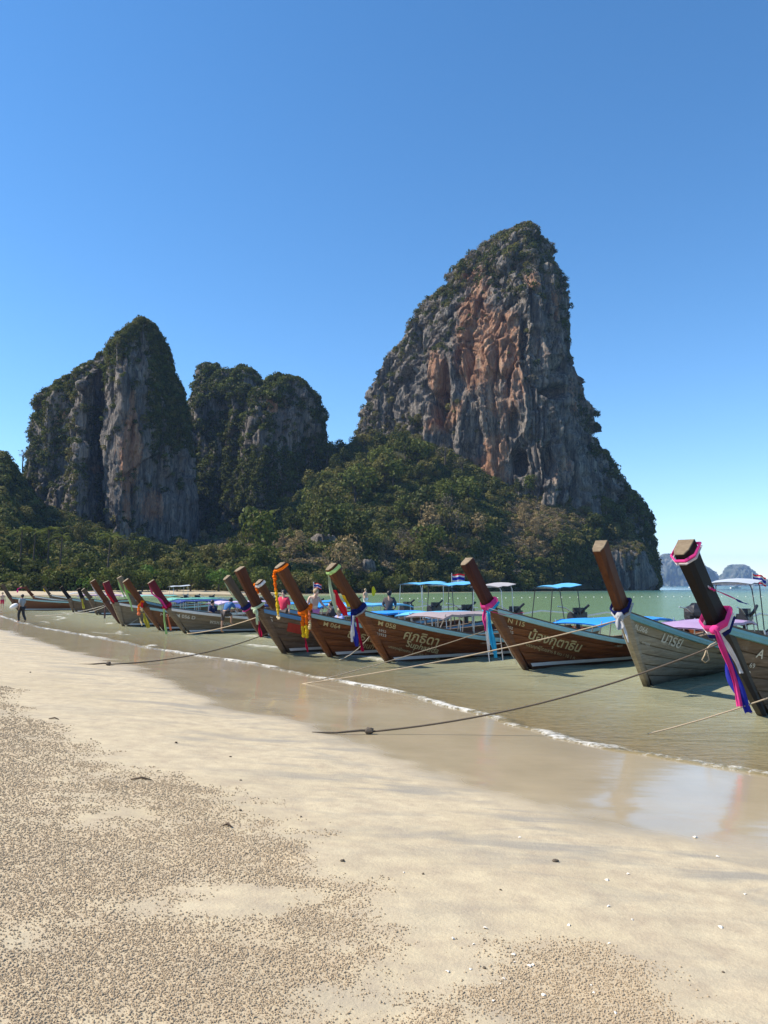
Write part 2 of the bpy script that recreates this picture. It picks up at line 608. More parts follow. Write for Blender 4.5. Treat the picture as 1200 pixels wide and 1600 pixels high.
rr = np.concatenate([np.geomspace(4.0, 70, 620), np.geomspace(70, 1200, 120)[1:], [2000, 3500, 5500, 7500]])
x, y, f = polar_grid(rr, ang)
z, depth, foam, far, e = water_fields(x, y)
keep = (e[f] > -0.6).any(1)
used = np.unique(f[keep])
remap = np.zeros(len(x), dtype=np.int64); remap[used] = np.arange(len(used))
WATER_MAT = mat_water()
water = mesh_np('sea_water', np.stack([x, y, z], 1)[used], remap[f[keep]], WATER_MAT, smooth=True,
                attrs={'depth': depth[used], 'foam': foam[used], 'far': far[used]})
tag(water, kind='structure')
# ================================================================== SETTING: cliffs and hillside
def mat_rock():
    t = NT('limestone')
    p = t.pos
    org = t.attr('stain')
    streak = t.noise(t.map(p, (1, 1, 0.07)), 0.42, 6, 0.70, 0.25)
    streak2 = t.noise(t.map(p, (1, 1, 0.035)), 1.3, 5, 0.7)
    blot = t.noise(p, 0.06, 5, 0.6)
    fine = t.noise(t.map(p, (1, 1, 0.4)), 1.6, 6, 0.7)
    c = t.ramp(streak, [(0.33, (0.06, 0.056, 0.054)), (0.46, (0.19, 0.17, 0.15)), (0.59, (0.35, 0.305, 0.255)), (0.74, (0.50, 0.43, 0.34))])
    c = t.mix(t.mr(streak2, 0.5, 0.60, 0, 0.8), c, (0.055, 0.052, 0.052))
    c = t.mix(t.mr(blot, 0.52, 0.72, 0, 0.45), c, (0.27, 0.225, 0.19))
    oc = t.ramp(streak, [(0.34, (0.20, 0.10, 0.06)), (0.48, (0.38, 0.20, 0.115)), (0.62, (0.54, 0.34, 0.22)), (0.75, (0.56, 0.44, 0.33))])
    fac = t.mr(t.math('ADD', org, t.math('MULTIPLY', t.math('SUBTRACT', fine, 0.5), 1.1)), 0.35, 0.62)
    c = t.mix(fac, c, oc)
    c = t.mix(t.mr(fine, 0.3, 0.55, 0.55, 0.0), c, (0.06, 0.06, 0.066))
    b = t.bump(fine, 0.9, 1.6)
    b = t.bump(streak2, 0.7, 1.2, b)
    return t.done(t.bsdf(c, 0.93, b, 0, 0.15))
ROCK = mat_rock()

def chaikin(poly, it=1):
    for _ in range(it):
        q = []
        for a, b in zip(poly, poly[1:] + poly[:1]):
            q.append((a[0] * .8 + b[0] * .2, a[1] * .8 + b[1] * .2))
            q.append((a[0] * .2 + b[0] * .8, a[1] * .2 + b[1] * .8))
        poly = q
    return poly

CLIFFS = {}
def cliff(name, Y, prof, section, depth, mat=None, step=0.75, amp=1.0, seed=0, hollows=(), stains=(), zbot=-2.0, lean=0.0, stain_base=0.0, smooth_it=1, drop=4.0):
    """a rock massif: outline rows (v, uL, uR) at distance Y, a horizontal cross-section, and rock relief"""
    rows = sorted((v + drop * max(0.0, 1 - k / 6.0), l, r_) for k, (v, l, r_) in enumerate(sorted(prof)))     # top first (small v)
    V = np.array([r[0] for r in rows], float)
    UL = np.array([r[1] for r in rows], float); UR = np.array([r[2] for r in rows], float)
    Z = np.array([at(600, v, Y).z for v in V])
    XL = np.array([at(u, v, Y).x for u, v in zip(UL, V)]); XR = np.array([at(u, v, Y).x for u, v in zip(UR, V)])
    zt, zb = Z[0], min(Z[-1], zbot)
    nz = int((zt - zb) / step)
    zz = np.linspace(zt, zb, nz)
    xl = np.interp(-zz, -Z, XL); xr = np.interp(-zz, -Z, XR)
    sec = chaikin(section, smooth_it)
    sx = np.array([p[0] for p in sec] + [sec[0][0]]); sy = np.array([p[1] for p in sec] + [sec[0][1]])
    halfw = (XR - XL).max() / 2
    # arc length sampling: coarse on the hidden back
    seg = np.hypot(np.diff(sx) * halfw, np.diff(sy) * depth)
    wgt = np.where((sy[:-1] + sy[1:]) / 2 > 0.45, 0.3, 1.0)
    cum = np.concatenate([[0], np.cumsum(seg * wgt)])
    nt = int(cum[-1] / step)
    tt = np.linspace(0, cum[-1], nt, endpoint=False)
    px = np.interp(tt, cum, sx); py = np.interp(tt, cum, sy)
    px = np.clip(px, -1, 1)
    cx = (xl + xr) / 2; a = np.maximum((xr - xl) / 2, 0.3)
    b = np.minimum(depth, a * depth / halfw * 1.35)
    for _ in range(3):      # the outline is what shows: fit the widths to it
        Yq = Y + b[:, None] * py[None, :] + lean * (zz[:, None] - zb)
        ap = (cx[:, None] + a[:, None] * px[None, :]) / Yq
        dl = xl / Y - ap.min(1); dr = xr / Y - ap.max(1)
        cx = cx + (dl + dr) / 2 * Y; a = np.maximum(a + (dr - dl) / 2 * Y, 0.3)
    X = cx[:, None] + a[:, None] * px[None, :]
    Yy = Y + b[:, None] * py[None, :] + lean * (zz[:, None] - zb)
    ZZ = np.repeat(zz[:, None], nt, 1)
    # outward direction
    dx = np.roll(px, -1) - np.roll(px, 1); dy = (np.roll(py, -1) - np.roll(py, 1)) * depth / halfw
    nrm = np.hypot(dx, dy) + 1e-9
    ox, oy = dy / nrm, -dx / nrm
    area = np.sum(px * np.roll(py, -1) - np.roll(px, -1) * py)
    if area < 0: ox, oy = -ox, -oy
    P = np.stack([X.ravel(), Yy.ravel(), ZZ.ravel()], 1)
    # domain warp so that the flutes wander
    wv = np.stack([fbm(P * 0.03, 2, seed + 1), fbm(P * 0.03, 2, seed + 2), fbm(P * 0.03, 2, seed + 3)], 1) * 4
    wv = wv + np.stack([fbm(P * 0.2, 2, seed + 4), fbm(P * 0.2, 2, seed + 5), fbm(P * 0.2, 2, seed + 6)], 1) * 1.0
    Q = P + wv
    vert = np.array([1, 1, 0.09])
    d = 6.0 * fbm(Q * 0.026 * np.array([1, 1, 0.4]), 3, seed + 10)
    d = d + 3.2 * cells(Q * np.array([0.06, 0.06, 0.022]), seed + 11)
    d = d + 1.7 * cells(Q * np.array([0.15, 0.15, 0.03]), seed + 12)
    d = d + 0.6 * cells(Q * np.array([0.36, 0.36, 0.08]), seed + 13)
    d = d + 2.0 * ridged(Q * 0.06 * np.array([1, 1, 0.14]), 2, seed + 20)
    d = d + 2.4 * ridged(Q * 0.17 * vert, 3, seed + 30)
    d = d + 1.0 * ridged(Q * 0.5 * np.array([1, 1, 0.15]), 2, seed + 35)
    d = d + 0.6 * fbm(Q * 0.5 * np.array([1, 1, 0.3]), 3, seed + 40)
    # ledges
    lz = Q[:, 2] / 13.0 + 1.6 * fbm(P * 0.02, 2, seed + 50)
    fr = lz - np.floor(lz)
    d = d + 1.1 * (sm(0, 0.18, fr) - fr)
    # blocks and chipped faces
    d = d + 0.3 * np.sign(vnoise(Q * np.array([0.33, 0.33, 0.14]), seed + 60)) * sm(0.1, 0.3, np.abs(vnoise(Q * 0.3, seed + 61)))
    # deep narrow cracks
    ck = 1 - np.abs(vnoise(Q * np.array([0.075, 0.075, 0.014]) + 7, seed + 65))
    d = d - 4.5 * sm(0.86, 0.985, ck)
    ck = 1 - np.abs(vnoise(Q * np.array([0.2, 0.2, 0.05]) + 3, seed + 66))
    d = d - 2.2 * sm(0.84, 0.98, ck)
    d = (d - d.mean() - 0.6) * amp
    # edges keep the outline: damp relief near silhouette a little
    stain = np.full(len(P), stain_base)
    nf = fbm(P * np.array([0.09, 0.09, 0.05]), 4, seed + 70)
    front = (Yy - Y).ravel() < 0.15 * depth
    dv = np.array([Y, 0])
    # picture position of each point, used only to lay the caves and stains out on the face
    un = 600 + F * P[:, 0] / (P[:, 1] * CP + (P[:, 2] - EYE) * SP)
    vn = 800 - F * ((P[:, 2] - EYE) * CP - P[:, 1] * SP) / (P[:, 1] * CP + (P[:, 2] - EYE) * SP)
    for (u, v, ru, rv, dep) in hollows:
        q = ((un - u) / ru) ** 2 + ((vn - v) / rv) ** 2
        q = q * (1 + 0.8 * nf)
        d = d - dep * (1 - sm(0.25, 1.1, q)) * front
    for (u, v, ru, rv, k, sl) in stains:
        q = ((un - u - sl * (vn - v)) / ru) ** 2 + ((vn - v) / rv) ** 2
        stain = np.maximum(stain, k * np.exp(-q * 0.9) * (1 + 0.8 * nf) * front)
    top = np.clip((a / 14.0), 0.12, 1)
    d = d * np.repeat(top[:, None], nt, 1).ravel()
    X = X.ravel() + np.tile(ox, nz) * d
    Yv = Yy.ravel() + np.tile(oy, nz) * d
    Zv = ZZ.ravel() + 0.8 * fbm(P * 0.3, 2, seed + 80)
    i = np.arange(nz - 1)[:, None] * nt + np.arange(nt)[None, :]
    j = np.arange(nz - 1)[:, None] * nt + (np.arange(nt)[None, :] + 1) % nt
    fq = np.stack([i, j, j + nt, i + nt], -1).reshape(-1, 4)
    if area > 0: fq = fq[:, ::-1]
    # cap
    Vt = np.stack([X, Yv, Zv], 1)
    o = mesh_np(name, Vt, fq, mat or ROCK, attrs={'stain': np.clip(stain, 0, 1.2)})
    CLIFFS[o.name] = (Vt, fq, un.copy(), vn.copy())
    return o

SEC_MAIN = [(-1, 0.5), (-0.93, 0.05), (-0.55, -0.22), (-0.45, -0.42), (-0.1, -0.62), (0.02, -0.82), (0.34, -1.0), (0.62, -0.78), (0.93, -0.35), (1, 0.2), (0.7, 1), (-0.6, 1)]
o = cliff('limestone_tower', 425, [
    (357, 798, 824), (361, 782, 828), (370, 768, 834), (385, 750, 841), (400, 736, 848), (420, 714, 859), (440, 693, 869), (460, 671, 882), (480, 653, 885), (505, 634, 889), (525, 618, 892),
    (555, 600, 894), (575, 586, 898), (590, 578, 902), (610, 572, 907), (640, 568, 914), (680, 562, 929), (715, 556, 946), (745, 550, 960), (775, 545, 974),
    (800, 540, 985), (830, 535, 992), (860, 530, 998), (890, 525, 1004), (915, 520, 1010)],
    SEC_MAIN, 62, step=0.68, amp=1.0, seed=100,
    hollows=((872, 612, 20, 13, 10), (808, 722, 16, 24, 15), (690, 640, 13, 30, 11), (697, 600, 9, 38, 7), (858, 720, 14, 36, 8), (800, 660, 12, 26, 6), (640, 600, 10, 30, 5), (735, 560, 7, 40, 6), (822, 520, 9, 26, 5)),
    stains=((762, 545, 54, 60, 1.15, -0.05), (745, 470, 28, 62, 1.0, -0.1), (688, 600, 17, 70, 0.95, 0.05), (700, 655, 22, 26, 1.0, -0.7), (772, 700, 16, 24, 1.0, 0),
            (760, 735, 30, 26, 0.8, 0.5), (868, 465, 12, 40, 0.75, 0), (830, 440, 12, 18, 0.7, 0), (885, 740, 40, 60, 0.42, 0), (780, 620, 46, 46, 0.6, 0), (905, 640, 25, 90, 0.42, 0.15), (800, 600, 110, 130, 0.38, 0)))
tag(o, 'tallest limestone tower with orange-streaked cliff face rising from the sea', 'cliff')

o = cliff('sea_cliff_buttress', 432, [
    (712, 880, 945), (735, 890, 958), (760, 900, 972), (785, 905, 992), (800, 910, 1006), (815, 912, 1013), (850, 914, 1016), (885, 915, 1020), (905, 915, 1026), (912, 915, 1030), (917, 915, 1023), (922, 915, 1020)],
    [(-1, 0.3), (-0.7, -0.7), (0.1, -1), (0.7, -0.8), (1, -0.1), (0.8, 0.9), (-0.7, 1)], 34, step=0.8, amp=0.5, seed=300, zbot=-3)
tag(o, 'dark bushy sea cliff buttress at the foot of the tallest tower', 'cliff')

o = cliff('limestone_spire', 337, [
    (496, 220, 230), (501, 209, 241), (512, 197, 250), (527, 186, 260), (545, 173, 270), (575, 172, 281), (600, 172, 291), (625, 171, 297), (660, 169, 300), (700, 166, 301), (760, 162, 303), (830, 156, 306), (880, 150, 310), (915, 145, 312)],
    [(-1, 0.05), (-0.34, -0.30), (-0.22, -0.36), (0.4, 0.10), (1, 0.55), (0.8, 1), (-0.7, 1)], 34, step=0.7, amp=0.5, seed=500,
    hollows=((262, 700, 12, 40, 4), (250, 640, 8, 30, 3), (285, 640, 8, 60, 4)),
    stains=((203, 715, 15, 62, 1.15, -0.02), (206, 640, 8, 40, 0.7, 0), (240, 790, 40, 34, 0.5, 0), (200, 800, 8, 40, 0.8, 0)))
tag(o, 'pointed limestone spire with a pale orange streak on its corner', 'cliff')

o = cliff('cliff_shoulder', 366, [
    (546, 165, 186), (558, 150, 190), (582, 124, 192), (608, 92, 194), (626, 68, 195), (642, 57, 196), (668, 50, 196), (700, 46, 196), (740, 42, 196), (790, 36, 196), (850, 30, 196), (915, 25, 196)],
    [(-1, 0.3), (-0.85, -0.3), (-0.3, -0.66), (0.4, -0.72), (1, -0.98), (1, 1), (-0.7, 1)], 34, step=0.75, amp=0.6, seed=700,
    hollows=((175, 728, 18, 12, 5), (125, 650, 7, 40, 4), (165, 660, 6, 50, 4)),
    stains=((165, 735, 22, 9, 0.8, 0), (90, 650, 10, 14, 0.6, 0), (150, 620, 30, 40, 0.3, 0)))
tag(o, 'ivy-hung cliff shoulder sloping away from the pointed spire', 'cliff')

o = cliff('cliff_wall', 425, [
    (568, 320, 338), (573, 312, 347), (586, 307, 356), (612, 304, 366), (650, 296, 380), (720, 296, 390), (800, 292, 396), (915, 290, 400)],
    [(-1, 0.2), (-0.5, -0.9), (0.5, -0.8), (1, 0.1), (0.6, 1), (-0.6, 1)], 26, step=0.85, amp=0.7, seed=900)
tag(o, 'narrow notched cliff pillar just behind the pointed spire', 'cliff')
o = cliff('cliff_wall', 420, [
    (575, 376, 390), (580, 362, 402), (588, 352, 414), (604, 344, 428), (640, 338, 446), (700, 332, 460), (800, 328, 466), (915, 325, 470)],
    [(-1, 0.2), (-0.6, -0.8), (0.2, -1.0), (0.9, -0.4), (1, 0.4), (0.6, 1), (-0.6, 1)], 30, step=0.85, amp=0.75, seed=1100,
    hollows=((350, 640, 12, 30, 6),), stains=((352, 690, 14, 30, 0.4, 0),))
tag(o, 'middle grey cliff pillar of the wall between spire and tower', 'cliff')
o = cliff('cliff_wall', 410, [
    (594, 442, 460), (599, 427, 474), (606, 418, 487), (617, 412, 496), (642, 404, 503), (682, 394, 507), (722, 388, 508), (762, 384, 506), (830, 380, 508), (915, 375, 510)],
    [(-1, 0.2), (-0.75, -0.8), (0.0, -1.0), (0.8, -0.6), (1, 0.3), (0.6, 1), (-0.6, 1)], 36, step=0.85, amp=0.75, seed=1300,
    hollows=((478, 700, 10, 40, 5),), stains=((424, 632, 9, 12, 0.9, 0), (490, 715, 10, 30, 0.45, 0), (432, 760, 12, 20, 0.4, 0)))
tag(o, 'broad overgrown cliff with rounded top at end of the wall', 'cliff')

# small rock outcrops in the hillside
def outcrop(u, v, Y, wpx, hpx, seed, label):
    o = cliff('rock_outcrop', Y, [(v - hpx, u - wpx * .35, u + wpx * .25), (v - hpx * .9, u - wpx * .5, u + wpx * .42), (v - hpx * .5, u - wpx * .6, u + wpx * .52), (v + hpx, u - wpx * .75, u + wpx * .75)],
              [(-1, 0.2), (-0.5, -0.9), (0.5, -0.7), (1, 0.2), (0.6, 1), (-0.6, 1)], wpx * Y / F * 0.6, step=0.5, amp=0.3, seed=seed, zbot=at(u, v + hpx, Y).z - 1)
    tag(o, label, 'rock')
    return o
outcrop(508, 872, 262, 44, 40, 1500, 'grey rock outcrop in the bushes behind the orange-garlanded prow')
outcrop(575, 895, 250, 24, 26, 1520, 'small grey rock outcrop low in the bushes above the water')

# ---- hillside
HILL = [  # u, Ybase, Ytop, vtop
    (-260, 168, 320, 700), (-120, 170, 318, 705), (0, 174, 318, 722), (60, 178, 322, 806), (130, 182, 326, 836), (200, 184, 330, 862), (300, 188, 338, 858), (380, 196, 372, 826), (450, 205, 392, 778),
    (510, 216, 410, 705), (560, 232, 398, 690), (620, 248, 385, 688), (680, 264, 384, 700), (730, 276, 380, 722), (780, 290, 376, 748), (870, 318, 374, 768), (930, 340, 384, 780), (965, 356, 392, 800),
    (990, 370, 398, 835), (1012, 380, 402, 868), (1026, 386, 402, 912)]
hu = np.array([h[0] for h in HILL], float)
NU, NT_ = 300, 150
uu = np.interp(np.linspace(0, 1, NU), np.linspace(0, 1, len(hu)), hu)
yb = np.interp(uu, hu, [h[1] for h in HILL]); yt = np.interp(uu, hu, [h[2] for h in HILL]); vt = np.interp(uu, hu, [h[3] for h in HILL])
tt = np.linspace(0, 1.35, NT_)
HX = np.zeros((NT_, NU)); HY = np.zeros((NT_, NU)); HZ = np.zeros((NT_, NU))
for k in range(NU):
    ztop = at(uu[k], vt[k], yt[k]).z
    rock = sm(780, 900, uu[k])
    for i_, t_ in enumerate(tt):
        Yv = yb[k] + (yt[k] - yb[k]) * t_
        prof = min(t_, 1.0) ** (1.15 - 0.55 * rock) if t_ > 0 else 0
        zv = 0.6 + (ztop - 0.6) * prof + (t_ > 1) * (t_ - 1) * 12
        # first metres by the water are a bank
        HX[i_, k] = (uu[k] - 600) / F * Yv * 1.0
        HY[i_, k] = Yv
        HZ[i_, k] = zv
P = np.stack([HX.ravel(), HY.ravel(), HZ.ravel()], 1)
fade = np.repeat(sm(0, 0.12, tt)[:, None], NU, 1).ravel()
HZv = P[:, 2] + fade * (7.0 * fbm(P * np.array([.022, .022, 0]), 3, 210) + 2.5 * fbm(P * np.array([.08, .08, 0]), 3, 211))
HZv = np.maximum(HZv, -0.5)
HV = np.stack([P[:, 0], P[:, 1], HZv], 1)
i = np.arange(NT_ - 1)[:, None] * NU + np.arange(NU - 1)[None, :]
HF = np.stack([i, i + 1, i + NU + 1, i + NU], -1).reshape(-1, 4)
def mat_hill():
    t = NT('hillside_soil')
    p = t.pos
    n = t.noise(p, 0.05, 5, 0.6); n2 = t.noise(p, 0.6, 5, 0.65)
    c = t.ramp(n, [(0.35, (0.035, 0.045, 0.022)), (0.55, (0.075, 0.07, 0.035)), (0.7, (0.13, 0.105, 0.06))])
    c = t.mix(t.mr(n2, 0.4, 0.65, 0, 0.6), c, (0.03, 0.035, 0.02))
    return t.done(t.bsdf(c, 0.95, t.bump(n2, 0.8, 1.0), 0, 0.1))
hill = mesh_np('hillside', HV, HF, mat_hill(), smooth=True)
tag(hill, kind='structure')

# rocky foot of the headland at the water, under the tallest tower
o = cliff('low_sea_cliff', 372, [
    (842, 905, 985), (850, 870, 1000), (862, 840, 1006), (880, 815, 1012), (895, 800, 1020), (908, 790, 1028), (914, 792, 1026), (921, 800, 1018)],
    [(-1, 0.5), (-0.7, -0.35), (-0.2, -0.9), (0.3, -1), (0.8, -0.75), (1, 0.1), (0.7, 1), (-0.7, 1)], 22, step=0.6, amp=0.42, seed=1700, zbot=-3,
    stains=((830, 885, 40, 20, 0.3, 0),))
tag(o, 'low grey sea cliff with dark undercut at the foot of the headland', 'cliff')

# ---- far islands
t = NT('far_island_rock')
n = t.noise(t.map(t.pos, (1, 1, 0.5)), 0.011, 6, 0.65)
ISLAND = t.done(t.bsdf(t.ramp(n, [(0.38, (0.04, 0.06, 0.035)), (0.52, (0.10, 0.11, 0.09)), (0.66, (0.24, 0.22, 0.19))]), 0.95, None, 0, 0.1))
for (nm, Yd, prof, lab, sd) in (
    ('karst_island', 4400, [(865, 1040, 1062), (870, 1030, 1075), (878, 1023, 1090), (890, 1016, 1108), (900, 1010, 1116), (911, 1005, 1122), (919, 1000, 1126)], 'hazy karst island rising right beside the headland', 1900),
    ('karst_island', 5600, [(888, 1098, 1106), (893, 1090, 1116), (902, 1082, 1124), (911, 1070, 1130), (919, 1068, 1132)], 'low hazy island glimpsed behind the ribboned near prow', 1950),
    ('karst_island', 4900, [(882, 1143, 1164), (886, 1134, 1171), (894, 1128, 1177), (902, 1124, 1180), (911, 1120, 1184), (919, 1118, 1190)], 'flat-topped hazy karst island at the edge of the sea', 2000),
    ('karst_island', 4800, [(902, 1176, 1182), (906, 1165, 1200), (911, 1150, 1222), (919, 1140, 1260)], 'low wooded spit beside the flat-topped far island', 2050)):
    o = cliff(nm, Yd, prof, [(-1, 0.2), (-0.6, -0.8), (0.1, -1), (0.7, -0.7), (1, 0.2), (0.6, 1), (-0.6, 1)], 140, mat=ISLAND, drop=0.0, step=6.5, amp=3.0, seed=sd, zbot=-4, stain_base=0.25)
    tag(o, lab, 'island', 'far karst islands')
# ================================================================== VEGETATION
def mat_leaf(name, a, b, c3, trans=0.25):
    t = NT(name)
    r = t.rnd
    n = t.noise(t.obj, 1.1, 3, 0.6)
    isl = t.n('ShaderNodeNewGeometry').outputs['Random Per Island']
    c = t.mix(r, a, b)
    c = t.mix(t.mr(isl, 0.6, 1.0, 0, 0.5), c, c3)
    c = t.mix(t.mr(n, 0.35, 0.65, 0.5, 0), c, tuple(x * 0.55 for x in a))
    d = t.n('ShaderNodeBsdfDiffuse'); t.l(c, d.inputs[0])
    tl = t.n('ShaderNodeBsdfTranslucent'); t.l(c, tl.inputs[0])
    gl = t.n('ShaderNodeBsdfGlossy'); gl.inputs['Roughness'].default_value = 0.5
    m = t.n('ShaderNodeMixShader'); m.inputs[0].default_value = trans
    t.l(d.outputs[0], m.inputs[1]); t.l(tl.outputs[0], m.inputs[2])
    m2 = t.n('ShaderNodeMixShader'); m2.inputs[0].default_value = 0.008
    t.l(m.outputs[0], m2.inputs[1]); t.l(gl.outputs[0], m2.inputs[2])
    return t.done(m2.outputs[0])
LEAF = {
    'dark': mat_leaf('leaf_dark', (0.050, 0.064, 0.018), (0.082, 0.095, 0.024), (0.13, 0.14, 0.036)),
    'green': mat_leaf('leaf_green', (0.085, 0.108, 0.022), (0.128, 0.147, 0.032), (0.185, 0.20, 0.05)),
    'olive': mat_leaf('leaf_olive', (0.13, 0.13, 0.036), (0.185, 0.165, 0.05), (0.24, 0.205, 0.07)),
    'dry': mat_leaf('leaf_dry', (0.24, 0.18, 0.085), (0.31, 0.235, 0.12), (0.38, 0.30, 0.16)),
    'bright': mat_leaf('leaf_bright', (0.085, 0.16, 0.026), (0.11, 0.19, 0.036), (0.17, 0.25, 0.06)),
    'grey': mat_leaf('leaf_grey', (0.15, 0.13, 0.09), (0.20, 0.17, 0.12), (0.25, 0.22, 0.16)),
}
BARK = plain('bark', (0.06, 0.048, 0.036), 0.9, 0.35, 3.0, bump=0.4)

def leaf_cloud(centres, radii, per, size, seed, flat=0.95):
    """leaf-sized quads through the volume of several lobes"""
    r = np.random.default_rng(seed)
    vs, fs = [], []
    for (c, R) in zip(centres, radii):
        n = int(per * R * R)
        d = r.normal(size=(n, 3)); d /= np.linalg.norm(d, axis=1)[:, None]
        d[:, 2] = np.where(d[:, 2] < -0.75, -d[:, 2], d[:, 2])
        q = R * (0.62 + 0.42 * r.random(n) ** 0.6)
        p = np.array(c) + d * q[:, None] * np.array([1, 1, flat])
        nr = d + 0.42 * r.normal(size=(n, 3)); nr /= np.linalg.norm(nr, axis=1)[:, None]
        t1 = np.cross(nr, r.normal(size=(n, 3))); t1 /= np.linalg.norm(t1, axis=1)[:, None]
        t2 = np.cross(nr, t1)
        sz = size * (0.6 + 0.8 * r.random(n))[:, None]
        base = sum(len(x) for x in vs)
        quad = np.stack([p - t1 * sz * 0.5, p - t2 * sz * 0.32, p + t1 * sz * 0.5, p + t2 * sz * 0.32], 1).reshape(-1, 3)
        vs.append(quad)
        fs.append(base + np.arange(n * 4).reshape(-1, 4))
    return np.concatenate(vs), np.concatenate(fs)

def lobes(seed, n, R, H, spread):
    r = random.Random(seed)
    cs, rs = [], []
    for k in range(n):
        a = r.uniform(0, 2 * math.pi); q = spread * math.sqrt(r.random())
        z = H + r.uniform(-0.75, 0.75) * R * (1.15 - 0.7 * q / max(spread, .01))
        cs.append((q * math.cos(a), q * math.sin(a), z)); rs.append(R * r.uniform(0.45, 0.75))
    return cs, rs

# --- tree prototypes: meshes shared by all trees of a kind (about 8 m tall, crown about 7 m wide)
def tree_meshes(seed, matname, n=11, R=2.6, H=4.3, spread=2.2, per=24, size=0.62, sparse=False):
    cs, rs = lobes(seed, n, R, H, spread)
    v, f = leaf_cloud(cs, rs, per, size, seed)
    crown = mesh_np('crown_mesh', v, f, LEAF[matname], linked=False).data
    m = MB()
    m.tube([(0, 0, -1.5), (0.1, 0.05, 1.5), (0.0, 0.15, 3.2), (0.15, 0.1, H)], [0.32, 0.24, 0.18, 0.08], 6)
    r = random.Random(seed)
    for c, q in list(zip(cs, rs))[:6]:
        m.tube([(0.05, 0.1, r.uniform(2.2, 3.4)), (c[0] * .5, c[1] * .5, c[2] * .75), (c[0], c[1], c[2] + q * .4)], [0.13, 0.09, 0.03], 5)
    trunk = m.build('trunk_mesh', BARK, linked=False).data
    return crown, trunk
TREES = {}
for kk, (mn, kw) in enumerate((('dark', {}), ('green', {}), ('olive', {}), ('dry', dict(n=8, per=22, size=0.5)), ('bright', dict(n=12, H=3.9, spread=2.8)), ('grey', dict(n=7, per=10, size=0.42)))):
    TREES[mn] = [tree_meshes(40 + kk * 10 + j, mn, **kw) for j in range(2)]

def plant_tree(kind, var, loc, scale, label, group, rz=None, name='forest_tree', zs=1.0, cat='tree'):
    crown, trunk = TREES[kind][var % 2]
    root = empty(name, loc, random.uniform(0, 6.28) if rz is None else rz)
    root.scale = (scale, scale, scale * zs)
    link(bpy.data.objects.new('trunk', trunk), root)
    link(bpy.data.objects.new('crown', crown), root)
    tag(root, label, cat, group)
    return root

# --- ground-cover and cliff shrubs: one mass each, instanced on points
def clump_mesh(seed, mat, R=1.0, n=70, size=0.55):
    v, f = leaf_cloud([(0, 0, 0), (0.5, 0.2, 0.15), (-0.35, 0.4, -0.1)], [R, R * .7, R * .65], n / 2.0, size, seed, 0.85)
    return mesh_np('clump', v, f, mat, linked=False)

def scatter(name, pts, scl, protos, label=None, seed=0, parent=None, tilt=0.5):
    """one 'stuff' object: clumps instanced at points with geometry nodes"""
    me = bpy.data.meshes.new(name)
    me.vertices.add(len(pts))
    me.vertices.foreach_set('co', np.asarray(pts, np.float32).ravel())
    a = me.attributes.new('scl', 'FLOAT', 'POINT'); a.data.foreach_set('value', np.asarray(scl, np.float32))
    me.update()
    o = bpy.data.objects.new(name, me)
    link(o, parent)
    g = bpy.data.node_groups.new(name + '_nodes', 'GeometryNodeTree')
    g.interface.new_socket('Geometry', in_out='INPUT', socket_type='NodeSocketGeometry')
    g.interface.new_socket('Geometry', in_out='OUTPUT', socket_type='NodeSocketGeometry')
    N = g.nodes; L = g.links
    gi = N.new('NodeGroupInput'); go = N.new('NodeGroupOutput')
    jo = N.new('GeometryNodeJoinGeometry')
    for k, pr in enumerate(protos):
        oi = N.new('GeometryNodeObjectInfo'); oi.inputs['Object'].default_value = pr; oi.inputs['As Instance'].default_value = True
        ip = N.new('GeometryNodeInstanceOnPoints')
        na = N.new('GeometryNodeInputNamedAttribute'); na.data_type = 'FLOAT'; na.inputs['Name'].default_value = 'scl'
        rv = N.new('FunctionNodeRandomValue'); rv.data_type = 'FLOAT_VECTOR'
        rv.inputs[0].default_value = (-tilt, -tilt, 0); rv.inputs[1].default_value = (tilt, tilt, 6.283)
        rv.inputs['Seed'].default_value = seed + 5
        # which prototype a point takes
        ri = N.new('FunctionNodeRandomValue'); ri.data_type = 'INT'
        ri.inputs[4].default_value = 0; ri.inputs[5].default_value = len(protos) - 1
        ri.inputs['Seed'].default_value = seed
        cmp_ = N.new('FunctionNodeCompare'); cmp_.data_type = 'INT'; cmp_.operation = 'EQUAL'
        L.new(ri.outputs[2], cmp_.inputs[2]); cmp_.inputs[3].default_value = k
        L.new(gi.outputs[0], ip.inputs['Points']); L.new(cmp_.outputs[0], ip.inputs['Selection'])
        L.new(oi.outputs['Geometry'], ip.inputs['Instance'])
        L.new(rv.outputs[0], ip.inputs['Rotation']); L.new(na.outputs[0], ip.inputs['Scale'])
        L.new(ip.outputs[0], jo.inputs[0])
    L.new(jo.outputs[0], go.inputs[0])
    md = o.modifiers.new('scatter', 'NODES'); md.node_group = g
    tag(o, label, None, None, 'stuff')
    return o

CL = {k: [clump_mesh(300 + i * 7 + j, LEAF[k], n=(120 if k not in ('dry', 'grey') else 100), size=(0.42 if k not in ('dry', 'grey') else 0.34)) for j in range(1)] for i, k in enumerate(LEAF)}
def tailed(a, b, n):
    return a + (b - a) * RNG.random(n) ** 2.2
def protos(*ks):
    return [p for k in ks for p in CL[k]]

